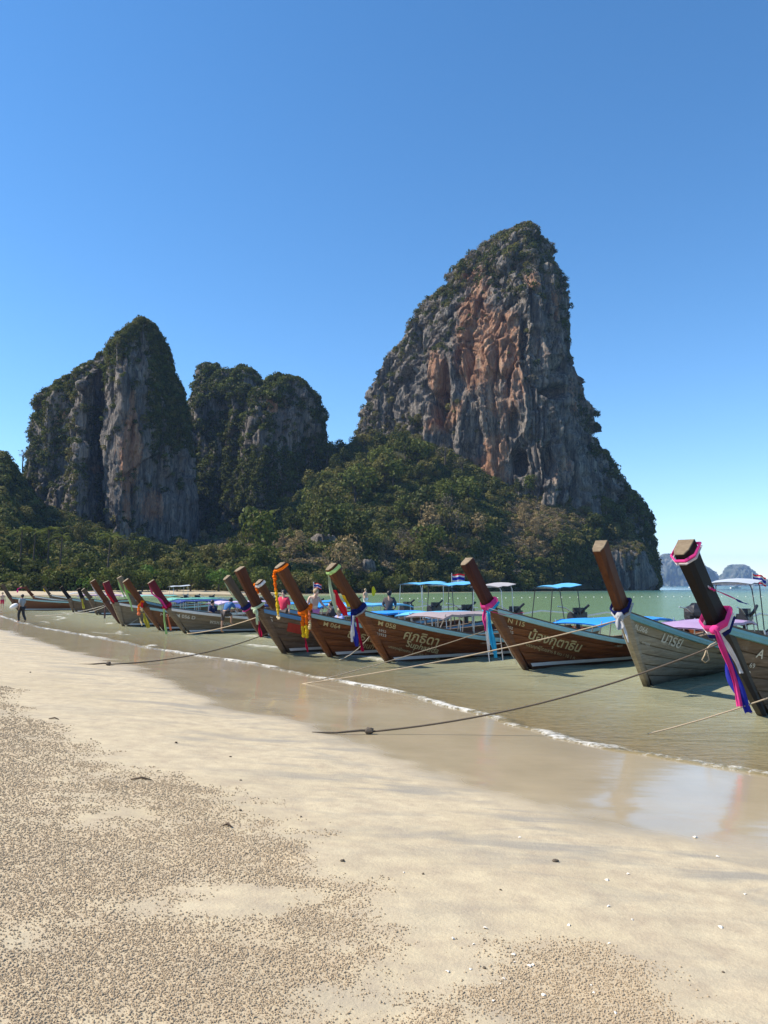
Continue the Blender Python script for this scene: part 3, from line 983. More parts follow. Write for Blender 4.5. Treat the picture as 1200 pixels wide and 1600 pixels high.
def cliff_points(names, wfun, n, seed):
    r = np.random.default_rng(seed)
    out = []
    for nm in names:
        V, Fq, un, vn = CLIFFS[nm]
        c = V[Fq].mean(1)
        e1 = V[Fq[:, 1]] - V[Fq[:, 0]]; e2 = V[Fq[:, 3]] - V[Fq[:, 0]]
        nz = np.cross(e1, e2)
        ar = np.linalg.norm(nz, axis=1) + 1e-9
        up = np.abs(nz[:, 2]) / ar
        w = wfun(c, up, un[Fq[:, 0]], vn[Fq[:, 0]]) * ar
        w = np.maximum(w, 0)
        k = r.choice(len(c), size=n, p=w / w.sum())
        out.append(c[k] + r.normal(size=(n, 3)) * 0.35)
    return np.concatenate(out)

def w_main(c, up, u, v):
    n = fbm(c * 0.05, 3, 900)
    topline = np.interp(u, [560, 620, 700, 760, 815, 850, 880, 900, 930, 1000], [600, 528, 440, 392, 357, 380, 440, 540, 690, 800])
    d = v - topline                                   # px under the skyline
    w = 6 * np.exp(-np.maximum(d, 0) / (16 + 22 * (n > 0))) + 1.0 * (up > 0.6) * (n > 0.0) + 5 * (up > 0.62) * (v < 470) * (n > -.3)
    w = w + 6 * sm(905, 925, u - 0.28 * (v - 560)) * (v > 540)
    w = w * (c[:, 1] < 455)
    w = w + 5 * (u < 660) * sm(640, 668, v) + 0.05
    return w
pts = cliff_points(['limestone_tower'], w_main, 7500, 1)
scatter('cliff_scrub', pts, tailed(0.6, 2.7, len(pts)), protos('dark', 'olive', 'dark', 'grey'), 'scrub clinging to the top and ledges of the tallest tower', 1)

def w_butt(c, up, u, v):
    n = fbm(c * 0.06, 3, 910)
    return ((0.4 + (n > -0.1)) * (v < 890 + 20 * n) + 2 * (up > 0.5) * (v < 900)) * (c[:, 1] < 436)
pts = cliff_points(['sea_cliff_buttress'], w_butt, 4600, 2)
scatter('cliff_scrub', pts, tailed(0.6, 3.0, len(pts)), protos('dark', 'dark', 'green', 'olive'), 'dark scrub covering the buttress by the sea', 2)

def w_spire(c, up, u, v):
    n = fbm(c * 0.055, 3, 920)
    w = 4 * np.exp(-np.maximum(v - np.interp(u, [172, 200, 224, 250, 275, 297], [548, 505, 494, 510, 560, 620]), 0) / 22) + 2.0 * (up > 0.5) * (n > -0.1)
    w = w + 3.0 * sm(225, 240, u) * (1 - sm(650, 720, v + 30 * n)) + 1.2 * (n > 0.25) * (u > 225)
    return w * (c[:, 1] < 365) + 0.02
pts = cliff_points(['limestone_spire'], w_spire, 4800, 3)
scatter('cliff_scrub', pts, tailed(0.4, 2.2, len(pts)), protos('dark', 'dark', 'olive', 'green'), 'dark scrub on the top and shaded flank of the spire', 3)

def w_sh(c, up, u, v):
    n = fbm(c * np.array([0.05, 0.05, 0.03]), 3, 930)
    top = np.interp(u, [45, 60, 95, 130, 165, 190], [650, 620, 600, 575, 548, 540])
    w = 4 * np.exp(-np.maximum(v - top, 0) / 14) + 2.5 * (n > 0.02) * (v > 640) + 2.2 * (u < 110) * (n > -0.25) + 5 * (v > 742) * (np.abs(u - 175) < 24)
    return w * (c[:, 1] < 394) + 0.05
pts = cliff_points(['cliff_shoulder'], w_sh, 5200, 4)
scatter('hanging_ivy', pts, tailed(0.4, 2.2, len(pts)), protos('dark', 'green', 'olive', 'dark'), 'ivy and scrub hanging down the cliff shoulder', 4)

def w_wall(c, up, u, v):
    n = fbm(c * 0.05, 3, 940)
    return 1.5 * (n > -0.05) + 3 * (up > 0.5) + 2.0 * (v > 700) + 0.3
for k, (nm, lab) in enumerate((('cliff_wall', 'scrub on the notched pillar behind the spire'), ('cliff_wall.001', 'scrub on the middle pillar of the wall'), ('cliff_wall.002', 'scrub covering the round-topped cliff'))):
    pts = cliff_points([nm], w_wall, (5500, 8500, 11000)[k], 5 + k)
    scatter('cliff_scrub', pts, tailed(0.6, 3.0, len(pts)), protos('dark', 'dark', 'green', 'dark'), lab, 5 + k)  # scrub thickened and darkened to stand in for the spire's shade

def w_foot(c, up, u, v):
    n = fbm(c * 0.08, 3, 950)
    return (n > 0.0) * (v < 890) + 2 * (v < 862)
pts = cliff_points(['low_sea_cliff'], w_foot, 900, 9)
scatter('cliff_scrub', pts, RNG.uniform(0.6, 1.5, len(pts)), protos('grey', 'olive', 'dark', 'dry'), 'dry scrub on the low sea cliff', 9)

# --- hillside: undergrowth mass, then trees one by one
def hill_sample(n, seed, tmax=1.02):
    r = np.random.default_rng(seed)
    G = HV.reshape(NT_, NU, 3)
    a = r.random(n) * (tmax / tt[-1]) * (NT_ - 1); b = r.random(n) ** 1.0 * (NU - 1)
    i0 = np.minimum(a.astype(int), NT_ - 2); j0 = np.minimum(b.astype(int), NU - 2)
    fa = (a - i0)[:, None]; fb = (b - j0)[:, None]
    p = (G[i0, j0] * (1 - fa) + G[i0 + 1, j0] * fa) * (1 - fb) + (G[i0, j0 + 1] * (1 - fa) + G[i0 + 1, j0 + 1] * fa) * fb
    un = 600 + F * p[:, 0] / p[:, 1]
    return p, un, a / (NT_ - 1) * tt[-1]
DRY = [(640, 835, 36, 22), (608, 868, 26, 18), (700, 808, 24, 12), (815, 845, 40, 26), (770, 882, 40, 20), (850, 815, 46, 18), (820, 788, 30, 10), (700, 850, 26, 14), (420, 845, 40, 14), (470, 868, 40, 14), (350, 850, 36, 12), (645, 792, 14, 12), (905, 800, 30, 14), (730, 840, 20, 16), (545, 880, 30, 14)]
def dry_field(p, un):
    vv = 915 - F * (p[:, 2] + 2 - EYE) / p[:, 1]
    d = np.zeros(len(p))
    for (u, v, ru, rv) in DRY:
        d = np.maximum(d, np.exp(-((un - u) / ru) ** 2 - ((vv - v) / rv) ** 2))
    return d + 0.55 * fbm(p * 0.035, 3, 960) + 0.12 * sm(640, 860, un)
p, un, ta = hill_sample(17000, 31, 1.2)
dryn = fbm(p * np.array([0.030, 0.030, 0.03]), 3, 960)
isdry = dry_field(p, un) > 0.36
q = p.copy(); q[:, 2] += 0.4
m = ~isdry
scatter('hillside_undergrowth', q[m], RNG.uniform(0.9, 2.6, m.sum()), protos('dark', 'green', 'olive', 'dark', 'olive'), 'green undergrowth covering the hillside', 31)
scatter('hillside_dry_brush', q[~m], RNG.uniform(0.8, 2.2, (~m).sum()), protos('dry', 'grey', 'olive', 'dry'), 'dry tan brush on the slope below the tower', 32)

p, un, ta = hill_sample(420, 33, 1.0)
dryn = dry_field(p, un)
rs = random.Random(5)
cnt = 0
LABT = {'dark': 'dark evergreen forest tree ', 'green': 'mid green forest tree ', 'olive': 'olive tinted forest tree ', 'dry': 'dry tan forest tree ', 'grey': 'bare greyish forest tree '}
for k in range(len(p)):
    if un[k] > 985 or un[k] < -60 or cnt >= 280: continue
    if dryn[k] > 0.38: kind = rs.choice(['dry', 'dry', 'olive', 'dry', 'grey'])
    else: kind = rs.choice(['dark', 'dark', 'green', 'olive', 'green', 'dark', 'olive'])
    sc_ = (0.7 + 1.5 * rs.random() ** 1.8) * (0.72 if un[k] > 800 else 0.55 if un[k] < 400 else 1) * (0.7 if dryn[k] > 0.42 else 1)
    vv_ = 915 - F * (p[k, 2] - EYE) / p[k, 1]
    zone = 'below the spire and its shoulder' if un[k] < 310 else 'below the round-topped cliff' if un[k] < 510 else 'on the saddle below the tower' if un[k] < 690 else 'on the headland below the tower'
    zone = ('high ' if ta[k] > 0.62 else 'low ' if ta[k] < 0.3 else 'halfway up ') + zone
    plant_tree(kind, k, (p[k, 0], p[k, 1], p[k, 2]), sc_, LABT[kind] + zone, 'trees of the hillside forest', zs=rs.uniform(0.85, 1.25))
    cnt += 1

# trees that stand against the sky
for (u, v, Y, kind, s_, lab) in (
    (12, 735, 320, 'dark', 1.7, 'dark tree against the sky at the picture edge'), (-6, 728, 318, 'dark', 1.9, 'tallest dark tree cut by the picture edge'),
    (36, 722, 322, 'grey', 1.2, 'bare thin tree against the sky beside the cliff shoulder'), (515, 705, 400, 'dark', 1.3, 'dark tree in the gap beside the round-topped cliff'),
    (535, 700, 402, 'dark', 1.5, 'round dark tree on the saddle between cliff and tower'), (558, 694, 398, 'green', 1.3, 'green tree on the saddle touching the tower wall'),
    (588, 690, 386, 'dark', 1.6, 'dark tree on the bench under the tower wall'), (622, 690, 382, 'dark', 1.5, 'broad dark tree under the left tower wall'), (646, 694, 380, 'olive', 1.5, 'olive tree under the tower wall'),
    (695, 716, 372, 'grey', 1.7, 'grey leafless tree standing before the tower wall'), (722, 735, 370, 'grey', 1.5, 'second grey leafless tree before the tower wall')):
    g = at(u, v, Y)
    plant_tree(kind, int(u), (g.x, g.y, g.z - 3.5 * s_ * (0.6 if kind == 'grey' else 1)), s_, lab, None)

# --- trees behind the far beach (a green belt, bright on top)
rs = random.Random(11)
k = 0
for row in range(3):
    u = -70.0
    while u < 640:
        base = np.interp(u, [-100, 300, 420, 640], [178, 184, 196, 240]) + row * 9 + rs.uniform(-3, 3)
        kind = rs.choice(['green', 'green', 'bright', 'dark'] if row < 2 else ['green', 'dark', 'olive'])
        if u > 430: kind = rs.choice(['dark', 'olive', 'dark', 'green'])
        X = (u - 600) / F * base
        zz_ = 0.2 + row * 1.2
        sc_ = rs.uniform(0.55, 0.95) * (0.9 if u > 430 else 1.0)
        lab = {'green': 'green leafy tree in the belt behind the far beach', 'bright': 'bright green spreading tree in the belt behind the far beach',
               'dark': 'dark leafy tree in the belt behind the far beach', 'olive': 'olive leafy tree in the belt behind the far beach'}[kind]
        plant_tree(kind, k, (X, base, zz_), sc_, lab + (' below the spire' if u < 310 else ' behind the middle boats' if u < 470 else ' behind the M 058 prow'), 'tree belt behind the far beach', name='beach_tree')
        k += 1
        u += rs.uniform(16, 25) * (1.0 if row < 2 else 1.3)

# --- coconut palms among the belt
def palm_meshes(seed):
    r = random.Random(seed)
    m = MB()
    b = r.uniform(-0.6, 0.6)
    m.tube([(0, 0, -1), (b * .3, 0, 3), (b * .8, 0.1, 6), (b, 0.2, 8.5)], [0.24, 0.18, 0.15, 0.13], 7)
    trunk = m.build('trunk_mesh', BARK, linked=False).data
    fr = []
    for k in range(11):
        a = k / 11 * 6.283 + r.uniform(-.2, .2); el = r.uniform(0.0, 0.9)
        L = r.uniform(2.8, 3.4)
        m = MB(); pts = []
        for i in range(8):
            q = i / 7
            x = L * q * math.cos(el) ; z = L * q * math.sin(el) - 1.5 * q * q * L * 0.35
            pts.append(Vector((x * math.cos(a), x * math.sin(a), z)))
        m.tube(pts, [0.05 - 0.005 * i for i in range(8)], 4)
        side = Vector((-math.sin(a), math.cos(a), 0))
        for i in range(1, 8):
            for j in (0, 0.5):
                if i == 7 and j: continue
                p0 = pts[i] if not j else (pts[i] + pts[i + 1]) / 2
                ln = 0.95 * (1 - 0.55 * abs(i / 7 - 0.45))
                t_ = (pts[i] - pts[i - 1]).normalized()
                for sg in (-1, 1):
                    e = p0 + side * sg * ln * 0.7 + t_ * ln * 0.45 + Vector((0, 0, -0.35 * ln))
                    m.add([p0 - t_ * 0.07, p0 + t_ * 0.07, e], [(0, 1, 2)])
        o_ = m.build('frond_mesh', LEAF['green'], linked=False)
        fr.append(o_.data)
    return trunk, fr, (b, 0.2, 8.4)
PALM = [palm_meshes(3), palm_meshes(8)]
def palm(u, v, Y, s_, var, lab):
    g = at(u, v, Y)
    tr_, fr_, tip = PALM[var]
    root = empty('coconut_palm', (g.x, g.y, g.z), random.uniform(0, 6.28)); root.scale = (s_, s_, s_)
    link(bpy.data.objects.new('trunk', tr_), root)
    for d in fr_:
        f_ = link(bpy.data.objects.new('frond', d), root); f_.location = tip
    tag(root, lab, 'palm tree')
for (u, v, Y, s_, lab) in ((30, 895, 190, 1.25, 'coconut palm above the tree belt near the picture edge'), (52, 890, 192, 1.15, 'coconut palm in the left group of palms, second from the edge'), (74, 892, 190, 1.2, 'coconut palm in the middle of the palm group'),
                           (93, 894, 188, 1.05, 'coconut palm at the inner side of the palm group'), (168, 898, 186, 1.1, 'lone coconut palm in the belt below the spire')):
    palm(u, v, Y, s_, int(u) % 2, lab)

# ================================================================== HAZE
m = MB()
HZ0, HZ1 = -12.0, 300.0
m.box((0, 0, (HZ0 + HZ1) / 2), (15600, 15600, HZ1 - HZ0))
t = NT('haze_air')
pv = t.n('ShaderNodeVolumePrincipled')
pv.inputs['Color'].default_value = (0.36, 0.56, 0.90, 1)
pv.inputs['Density'].default_value = 0.0001
pv.inputs['Anisotropy'].default_value = 0.0
t.l(pv.outputs[0], t.out.inputs['Volume'])
haze = m.build('haze', t.m)
tag(haze, 'pale sea haze filling the air of the bay', None, None, 'stuff')
# ================================================================== BOATS
def mat_wood(name, dark, light, rough=0.45, grain=1.0, spec=0.5, wear=0.0, upright=False):
    t = NT(name)
    p = t.obj
    if upright: p = t.map(p, rot=(0, rad(60), 0))
    oi = t.n('ShaderNodeObjectInfo')
    off = t.n('ShaderNodeVectorMath', operation='SCALE'); t.l(oi.outputs['Location'], off.inputs[0]); off.inputs['Scale'].default_value = 0.37
    g = t.noise(t.map(p, (0.5, 3.0, 9.0)), 2.2, 6, 0.65, 0.5)
    g2 = t.noise(t.map(p, (0.8, 6, 30.0)), 3.0, 4, 0.7)
    bl = t.noise(p, 1.3, 5, 0.6)
    c = t.ramp(g, [(0.28, dark), (0.55, tuple((a + b) / 2 for a, b in zip(dark, light))), (0.78, light)])
    c = t.mix(t.mr(g2, 0.5, 0.75, 0, 0.5), c, tuple(x * 0.5 for x in dark))
    c = t.mix(t.mr(oi.outputs['Random'], 0, 1, 0.0, 0.35), c, tuple(x * 0.6 for x in dark))
    c = t.mix(t.mr(bl, 0.55, 0.75, 0, 0.5 + wear * .3), c, tuple(x * 0.55 for x in dark))
    if wear:
        c = t.mix(t.mr(t.noise(t.map(p, (1.2, 2, 1.0)), 3.5, 6, 0.7), 0.56, 0.70, 0, wear), c, (0.33, 0.31, 0.27))
    # weed and salt line by the water
    z = t.n('ShaderNodeSeparateXYZ'); t.l(t.pos, z.inputs[0])
    zl = t.math('ADD', z.outputs[2], t.math('MULTIPLY', t.math('SUBTRACT', bl, 0.5), 0.3))
    c = t.mix(t.mr(zl, 0.02, 0.22, 0.75, 0.0), c, (0.03, 0.028, 0.02))
    b = t.bump(g2, 0.25 * grain, 0.01)
    return t.done(t.bsdf(c, rough, b, 0, spec))
WOOD = {
    'varnish': mat_wood('varnished_wood', (0.085, 0.022, 0.008), (0.32, 0.105, 0.03), 0.42, spec=0.35),
    'redwood': mat_wood('red_wood', (0.075, 0.022, 0.010), (0.21, 0.075, 0.03), 0.4),
    'darkred': mat_wood('dark_red_wood', (0.055, 0.014, 0.012), (0.13, 0.035, 0.024), 0.4),
    'grey': mat_wood('weathered_grey_wood', (0.24, 0.195, 0.13), (0.50, 0.43, 0.32), 0.75, 1.6, 0.25, 0.25),
    'brown': mat_wood('weathered_brown_wood', (0.10, 0.065, 0.04), (0.27, 0.19, 0.125), 0.7, 1.5, 0.25, 0.3),
    'black': mat_wood('shade_black_wood', (0.008, 0.006, 0.008), (0.022, 0.016, 0.018), 0.5, 1.0, 0.4),  # black tone has the shade on the nearest prow painted in
    'tan': mat_wood('tan_wood', (0.17, 0.125, 0.075), (0.37, 0.29, 0.19), 0.7, 1.4, 0.25, 0.2),
    'deck': mat_wood('deck_wood', (0.16, 0.10, 0.055), (0.34, 0.24, 0.14), 0.65),
    'cutend': mat_wood('cut_wood_end', (0.17, 0.125, 0.08), (0.34, 0.27, 0.18), 0.8, 1.5, 0.2),
    'orangewood': mat_wood('orange_wood', (0.10, 0.032, 0.012), (0.25, 0.095, 0.035), 0.4),
    'crimson': mat_wood('crimson_painted_wood', (0.13, 0.012, 0.022), (0.25, 0.03, 0.05), 0.4),
}
POSTW = {k: None for k in WOOD}
for k_, a_ in dict(orangewood=((0.10, 0.032, 0.012), (0.25, 0.095, 0.035)), redwood=((0.075, 0.022, 0.010), (0.21, 0.075, 0.03)), darkred=((0.05, 0.013, 0.010), (0.12, 0.034, 0.022)), black=((0.008, 0.006, 0.008), (0.022, 0.016, 0.018)), brown=((0.075, 0.050, 0.033), (0.20, 0.145, 0.10)),  # the black set carries the nearest prow's shade in its colour
        crimson=((0.13, 0.012, 0.022), (0.25, 0.03, 0.05)), varnish=((0.12, 0.038, 0.010), (0.40, 0.165, 0.045)), grey=((0.17, 0.14, 0.095), (0.38, 0.33, 0.245)), tan=((0.17, 0.125, 0.075), (0.37, 0.29, 0.19))).items():
    POSTW[k_] = mat_wood('upright_' + k_, *(tuple(q * 0.8 for q in c_) for c_ in a_), rough=0.65, spec=0.2, upright=True)
TEAL = plain('teal_paint', (0.13, 0.33, 0.37), 0.45, 0.25, 5)
LTEAL = plain('pale_teal_paint', (0.30, 0.50, 0.50), 0.45, 0.25, 5)
BLUEP = plain('blue_paint', (0.10, 0.24, 0.42), 0.45, 0.25, 5)
WHITEP = plain('white_paint', (0.72, 0.70, 0.66), 0.55, 0.18, 5)
OXRED = plain('oxide_red_paint', (0.12, 0.035, 0.028), 0.6, 0.3, 4)
INNER = plain('maroon_inner_paint', (0.17, 0.018, 0.03), 0.5, 0.25, 3)
METAL = plain('galvanised_pipe', (0.50, 0.50, 0.49), 0.35, 0.15, 8, metallic=0.7)
DKMETAL = plain('dark_pipe', (0.06, 0.06, 0.065), 0.45, 0.2, 8, metallic=0.4)
ENGINE = plain('engine_iron', (0.045, 0.045, 0.05), 0.45, 0.5, 20, metallic=0.5)
TARP = {k: plain('tarp_' + k, c, 0.55, 0.2, 2.5, bump=0.25) for k, c in dict(blue=(0.03, 0.27, 0.72), sky=(0.12, 0.42, 0.70), purple=(0.38, 0.26, 0.42), grey=(0.38, 0.36, 0.36), pink=(0.32, 0.26, 0.26), navy=(0.03, 0.05, 0.22),
         white=(0.42, 0.46, 0.50), black=(0.03, 0.03, 0.035), green=(0.15, 0.42, 0.33), lilac=(0.50, 0.40, 0.58)).items()}
GOLD = plain('gold_lettering', (0.50, 0.40, 0.20), 0.5, 0.2, 9)
CREAM = plain('cream_lettering', (0.62, 0.58, 0.48), 0.6, 0.2, 9)
REDP = plain('red_patch_paint', (0.36, 0.035, 0.02), 0.6, 0.4, 7)

def proj(P):
    d = P - Vector((0, 0, EYE))
    zc = d.y * CP + d.z * SP
    return 600 + F * d.x / zc, 800 - F * (d.z * CP - d.y * SP) / zc

def solve_on_plane(foot, dirx, u, v):
    """point of the boat's centre plane (through foot, along dirx and up) that the picture shows at u, v"""
    r = ray(u, v)
    n = Vector((-dirx.y, dirx.x, 0))
    t = (foot - Vector((0, 0, EYE))).dot(n) / r.dot(n)
    P = Vector((0, 0, EYE)) + r * t
    return (P - foot).dot(dirx), P.z - foot.z

FONT_CURVE = None
def text_mesh(body, size, shear=0.0, bold=0.0):
    c = bpy.data.curves.new('lettering', 'FONT')
    c.body = body; c.size = size; c.shear = shear; c.offset = bold; c.resolution_u = 3
    o = bpy.data.objects.new('lettering', c)
    COL.objects.link(o)
    dg = bpy.context.evaluated_depsgraph_get()
    me = bpy.data.meshes.new_from_object(o.evaluated_get(dg))
    COL.objects.unlink(o)
    bpy.data.objects.remove(o)
    return me

BOATS = {}
class Boat:
    def __init__(s, key, foot, kink, top, aft_deg, L=9.5, B=0.95, mid=0.5, hull='varnish', stem=None, post=None, trim=TEAL, stripe=True, detail=2,
                 canopy=('blue', 2.8, 7.0, 1.42), rear=('sky', 7.4, 9.2, 2.15), post_w=0.31, engine=True, covered=False, label='', texts=(), patch=None, cut='cutend', stern_up=0.2, foot_z=0.0):
        s.key = key
        a = rad(aft_deg)
        fwd = Vector((-math.cos(a), -math.sin(a), 0))
        P = ground(foot[0], foot[1], 0.0)
        s.P, s.fwd, s.L, s.B = P, fwd, L, B
        s.kx, s.kz = solve_on_plane(P, fwd, *kink)
        s.tx, s.tz = solve_on_plane(P, fwd, *top)
        s.mid = mid; s.draft = 0.36; s.stern_up = stern_up
        s.dist = P.length
        root = empty('longtail_boat', P, math.atan2(fwd.y, fwd.x))
        s.root = root
        tag(root, label, 'boat', 'longtail boats moored along the beach')
        s.rake = s.kx / s.kz
        nq = 26 if detail == 2 else 14
        qs = [i / nq for i in range(nq + 1)]
        qs = [q ** 1.5 for q in qs]
        mat = WOOD[hull]; stem_m = WOOD[stem or hull]; post_m = POSTW[post or stem or hull]
        # inner shell
        m = MB()
        for sd in (1, -1):
            rows = [[s.S(q, h, sd, -0.02) for q in qs] for h in (0, .1, .25, .45, .7, 1.0)]
            m.sheet(rows if sd > 0 else rows[::-1])
        # transom
        m.add([s.S(1, h, 1, -0.02) for h in (0, .1, .25, .45, .7, 1.0)] + [s.S(1, h, -1, -0.02) for h in (1.0, .7, .45, .25, .1, 0)], [tuple(range(12))])
        m.build('hull', mat if detail < 2 else WOOD['black'] if False else mat, root, True)
        if detail == 2:
            hs = [0.16, 0.30, 0.43, 0.555, 0.68, 0.80, 0.965]
            for sd in (1, -1):
                for a_, b_ in zip(hs[:-1], hs[1:]):
                    g = 0.007
                    rows = [[s.S(q, a_ + g, sd, -0.012) for q in qs], [s.S(q, a_ + g, sd, 0.012) for q in qs], [s.S(q, (a_ + b_) / 2, sd, 0.020) for q in qs],
                            [s.S(q, b_ - g, sd, 0.014) for q in qs], [s.S(q, b_ - g, sd, -0.012) for q in qs]]
                    MB().sheet(rows if sd > 0 else rows[::-1]).build('plank', mat, root)
            m = MB()
            for sd in (1, -1):
                rows = [[s.S(q, h, sd, 0.012) for q in qs] for h in (0.0, 0.08, 0.16)]
                m.sheet(rows if sd > 0 else rows[::-1])
            m.build('bottom_planking', OXRED, root)
        off = 0.03 if detail == 2 else 0.0
        if stripe:
            for sd in (1, -1):
                rows = [[s.SZ(q, zz, sd, off + e) for q in qs[1:]] for zz, e in ((0.07, -0.03), (0.07, 0.006), (0.155, 0.006), (0.155, -0.03))]
                MB().sheet(rows if sd > 0 else rows[::-1]).build('boot_stripe', WHITEP, root)
        # gunwale: painted rubbing strake and wooden cap
        for sd in (1, -1):
            rows = []
            for dz, e in ((-0.11, 0.0), (-0.105, off + 0.03), (-0.06, off + 0.035), (-0.035, off + 0.045), (0.012, off + 0.04), (0.015, -0.03)):
                rows.append([s.S(q, 1.0, sd, e, dz) for q in qs])
            MB().sheet(rows if sd > 0 else rows[::-1]).build('rubbing_strake', trim, root)
            rows = []
            for dz, e in ((0.018, off + 0.03), (0.05, off + 0.025), (0.05, -0.10), (0.0, -0.10), (-0.1, -0.05)):
                rows.append([s.S(q, 1.0, sd, e, dz) for q in qs])
            MB().sheet(rows if sd > 0 else rows[::-1]).build('gunwale', WOOD['brown'], root)
        # inside: floor, foredeck, thwarts
        m = MB()
        qq = [q for q in qs if q > 0.12]
        m.sheet([[Vector((s.S(q, 0.35, 1).x, yy * abs(s.S(q, 0.35, 1).y), 0.0 + s.S(q, .35, 1).z)) for q in qq] for yy in (0.96, -0.96)])
        m.build('floor', INNER, root)
        m = MB()
        qd = [q for q in qs if 0.0 < q < 0.26]
        m.sheet([[Vector((s.S(q, 1, 1).x, yy * abs(s.S(q, 1, 1).y - 0.03), s.S(q, 1, 1).z - 0.02 + 0.03 * (1 - yy * yy))) for q in qd] for yy in (0.97, 0.5, 0, -0.5, -0.97)])
        m.build('foredeck', WOOD['deck'], root)
        if detail >= 1:
            for q in (0.36, 0.45, 0.54, 0.63, 0.72):
                c = s.S(q, 1, 1)
                MB().box((c.x, 0, c.z - 0.18), (0.28, 2 * abs(c.y) - 0.06, 0.05)).build('bench', WOOD['deck'], root)
        # stem and prow post
        s.post_w = post_w
        ks = s.kz
        path = [(-0.75, -s.draft - 0.02), (-0.05, -0.02), (s.rake * ks * .33, ks * .33), (s.rake * ks * .7, ks * .7), (s.kx, ks)]
        wid = [(0.04, 0.07, 0.12), (0.045, 0.08, 0.14), (0.05, 0.10, 0.22), (0.055, 0.135, 0.30), (0.055, 0.155, 0.38)]
        rings = []
        for (x0, z0), (w0, w1, D) in zip(path, wid):
            rings.append(s.ring(x0, z0, w0, w1, D, 0.15))
        MB().loft(rings).build('stem', stem_m, root)
        lx, lz = s.tx - s.kx, s.tz - s.kz
        ln = math.hypot(lx, lz)
        ux, uz = lx / ln, lz / ln
        s.pu = (ux, uz)
        rings = []
        for k, (f_, w0, w1, D) in enumerate(((-0.10, 0.075, 0.13, post_w * 1.04), (0.1, 0.07, 0.12, post_w * .94), (0.4, 0.065, 0.115, post_w * .90), (0.75, 0.068, 0.12, post_w * .94), (1.0, 0.075, 0.13, post_w * 1.0))):
            cx, cz = s.kx + lx * f_ + (0.0 if k else 0.0), s.kz + lz * f_
            rings.append(s.ring2(cx, cz, w0, w1, D, (ux, uz), rise=0.0))
        post_o = MB().loft(rings).build('prow_post', post_m, root)
        top = rings[-1]
        cen = sum((Vector(p) for p in top), Vector()) / len(top)
        MB().loft([[Vector(p) for p in top], [cen + (Vector(p) - cen) * 0.94 + Vector((ux, 0, uz)) * 0.012 for p in top]]).build('prow_top', WOOD[cut], post_o)
        # canopy over the benches
        if canopy:
            cm, x0, x1, zc = canopy
            m = MB(); rows = []
            for i in range(9):
                w_ = i / 8
                x = -(x0 + (x1 - x0) * w_)
                hb = 0.84 * s.B
                sag = 0.015 * math.sin(w_ * math.pi * 4) + 0.012 * math.sin(w_ * 17)
                rows.append([(x, hb * t_, zc + 0.05 * (1 - t_ * t_) + sag * (1 - abs(t_)) - (0.10 if i in (0, 8) else 0)) for t_ in (-1.06, -0.8, -0.4, 0, 0.4, 0.8, 1.06)])
            low = [[(p[0], p[1], p[2] - 0.03) for p in r_] for r_ in rows]
            m.sheet(rows); m.sheet([r_[::-1] for r_ in low])
            roof_o = m.build('canopy_roof', TARP[cm], root, True)
            if detail >= 1:
                m2 = MB()
                for sd in (1, -1):   # hanging hem
                    rr_ = [[(r_[0][0], sd * abs(r_[0][1]) + sd * 0.01, r_[0][2] + dz + 0.015 * math.sin(j * 2.3)) for j, r_ in enumerate(rows)] for dz in (0.012, -0.05)]
                    m2.sheet(rr_)
                m2.build('canopy_hem', TARP[cm], roof_o)
                npost = 5
                for i in range(npost):
                    x = -(x0 + 0.15 + (x1 - x0 - 0.3) * i / (npost - 1))
                    for sd in (1, -1):
                        q = min(1, max(0, -x / s.L))
                        g = s.S(q, 1, sd)
                        MB().tube([(x, sd * (abs(g.y) - 0.05), g.z - 0.05), (x, sd * hb, zc + 0.02)], 0.018, 6).build('canopy_post', METAL, roof_o)
        if rear:
            cm, x0, x1, zr = rear
            m = MB(); rows = []
            hb = (0.55 + 0.17 * ((len(label) * 7) % 5) / 4) * s.B
            x0 += 0.5 * ((len(label) * 3) % 4) / 3
            for i in range(5):
                w_ = i / 4
                x = -(x0 + (x1 - x0) * w_)
                rows.append([(x, hb * t_, zr + 0.10 * w_ + 0.06 * (1 - t_ * t_) + 0.02 * math.sin(i * 2.1)) for t_ in (-1.05, -0.5, 0, 0.5, 1.05)])
            m.sheet(rows); m.sheet([[(p[0], p[1], p[2] - 0.025) for p in r_][::-1] for r_ in rows])
            st_o = m.build('stern_canopy', TARP[cm], root, True)
            for x, dz in ((-(x0 + 0.2), 0.0), (-(x1 - 0.2), 0.08)):
                for sd in (1, -1):
                    q = min(1, -x / s.L)
                    g = s.S(q, 1, sd)
                    MB().tube([(x, sd * (abs(g.y) - 0.05), g.z - 0.1), (x, sd * hb * 0.98, zr - 0.15 + dz), (x + 0.04, sd * hb * 0.9, zr + dz + 0.0)], 0.017, 6).build('stern_canopy_post', METAL if (len(label) % 2) else DKMETAL, st_o)
                MB().tube([(x, -hb, zr + dz + 0.0), (x, hb, zr + dz + 0.0)], 0.02, 6).build('stern_canopy_bar', METAL, st_o)
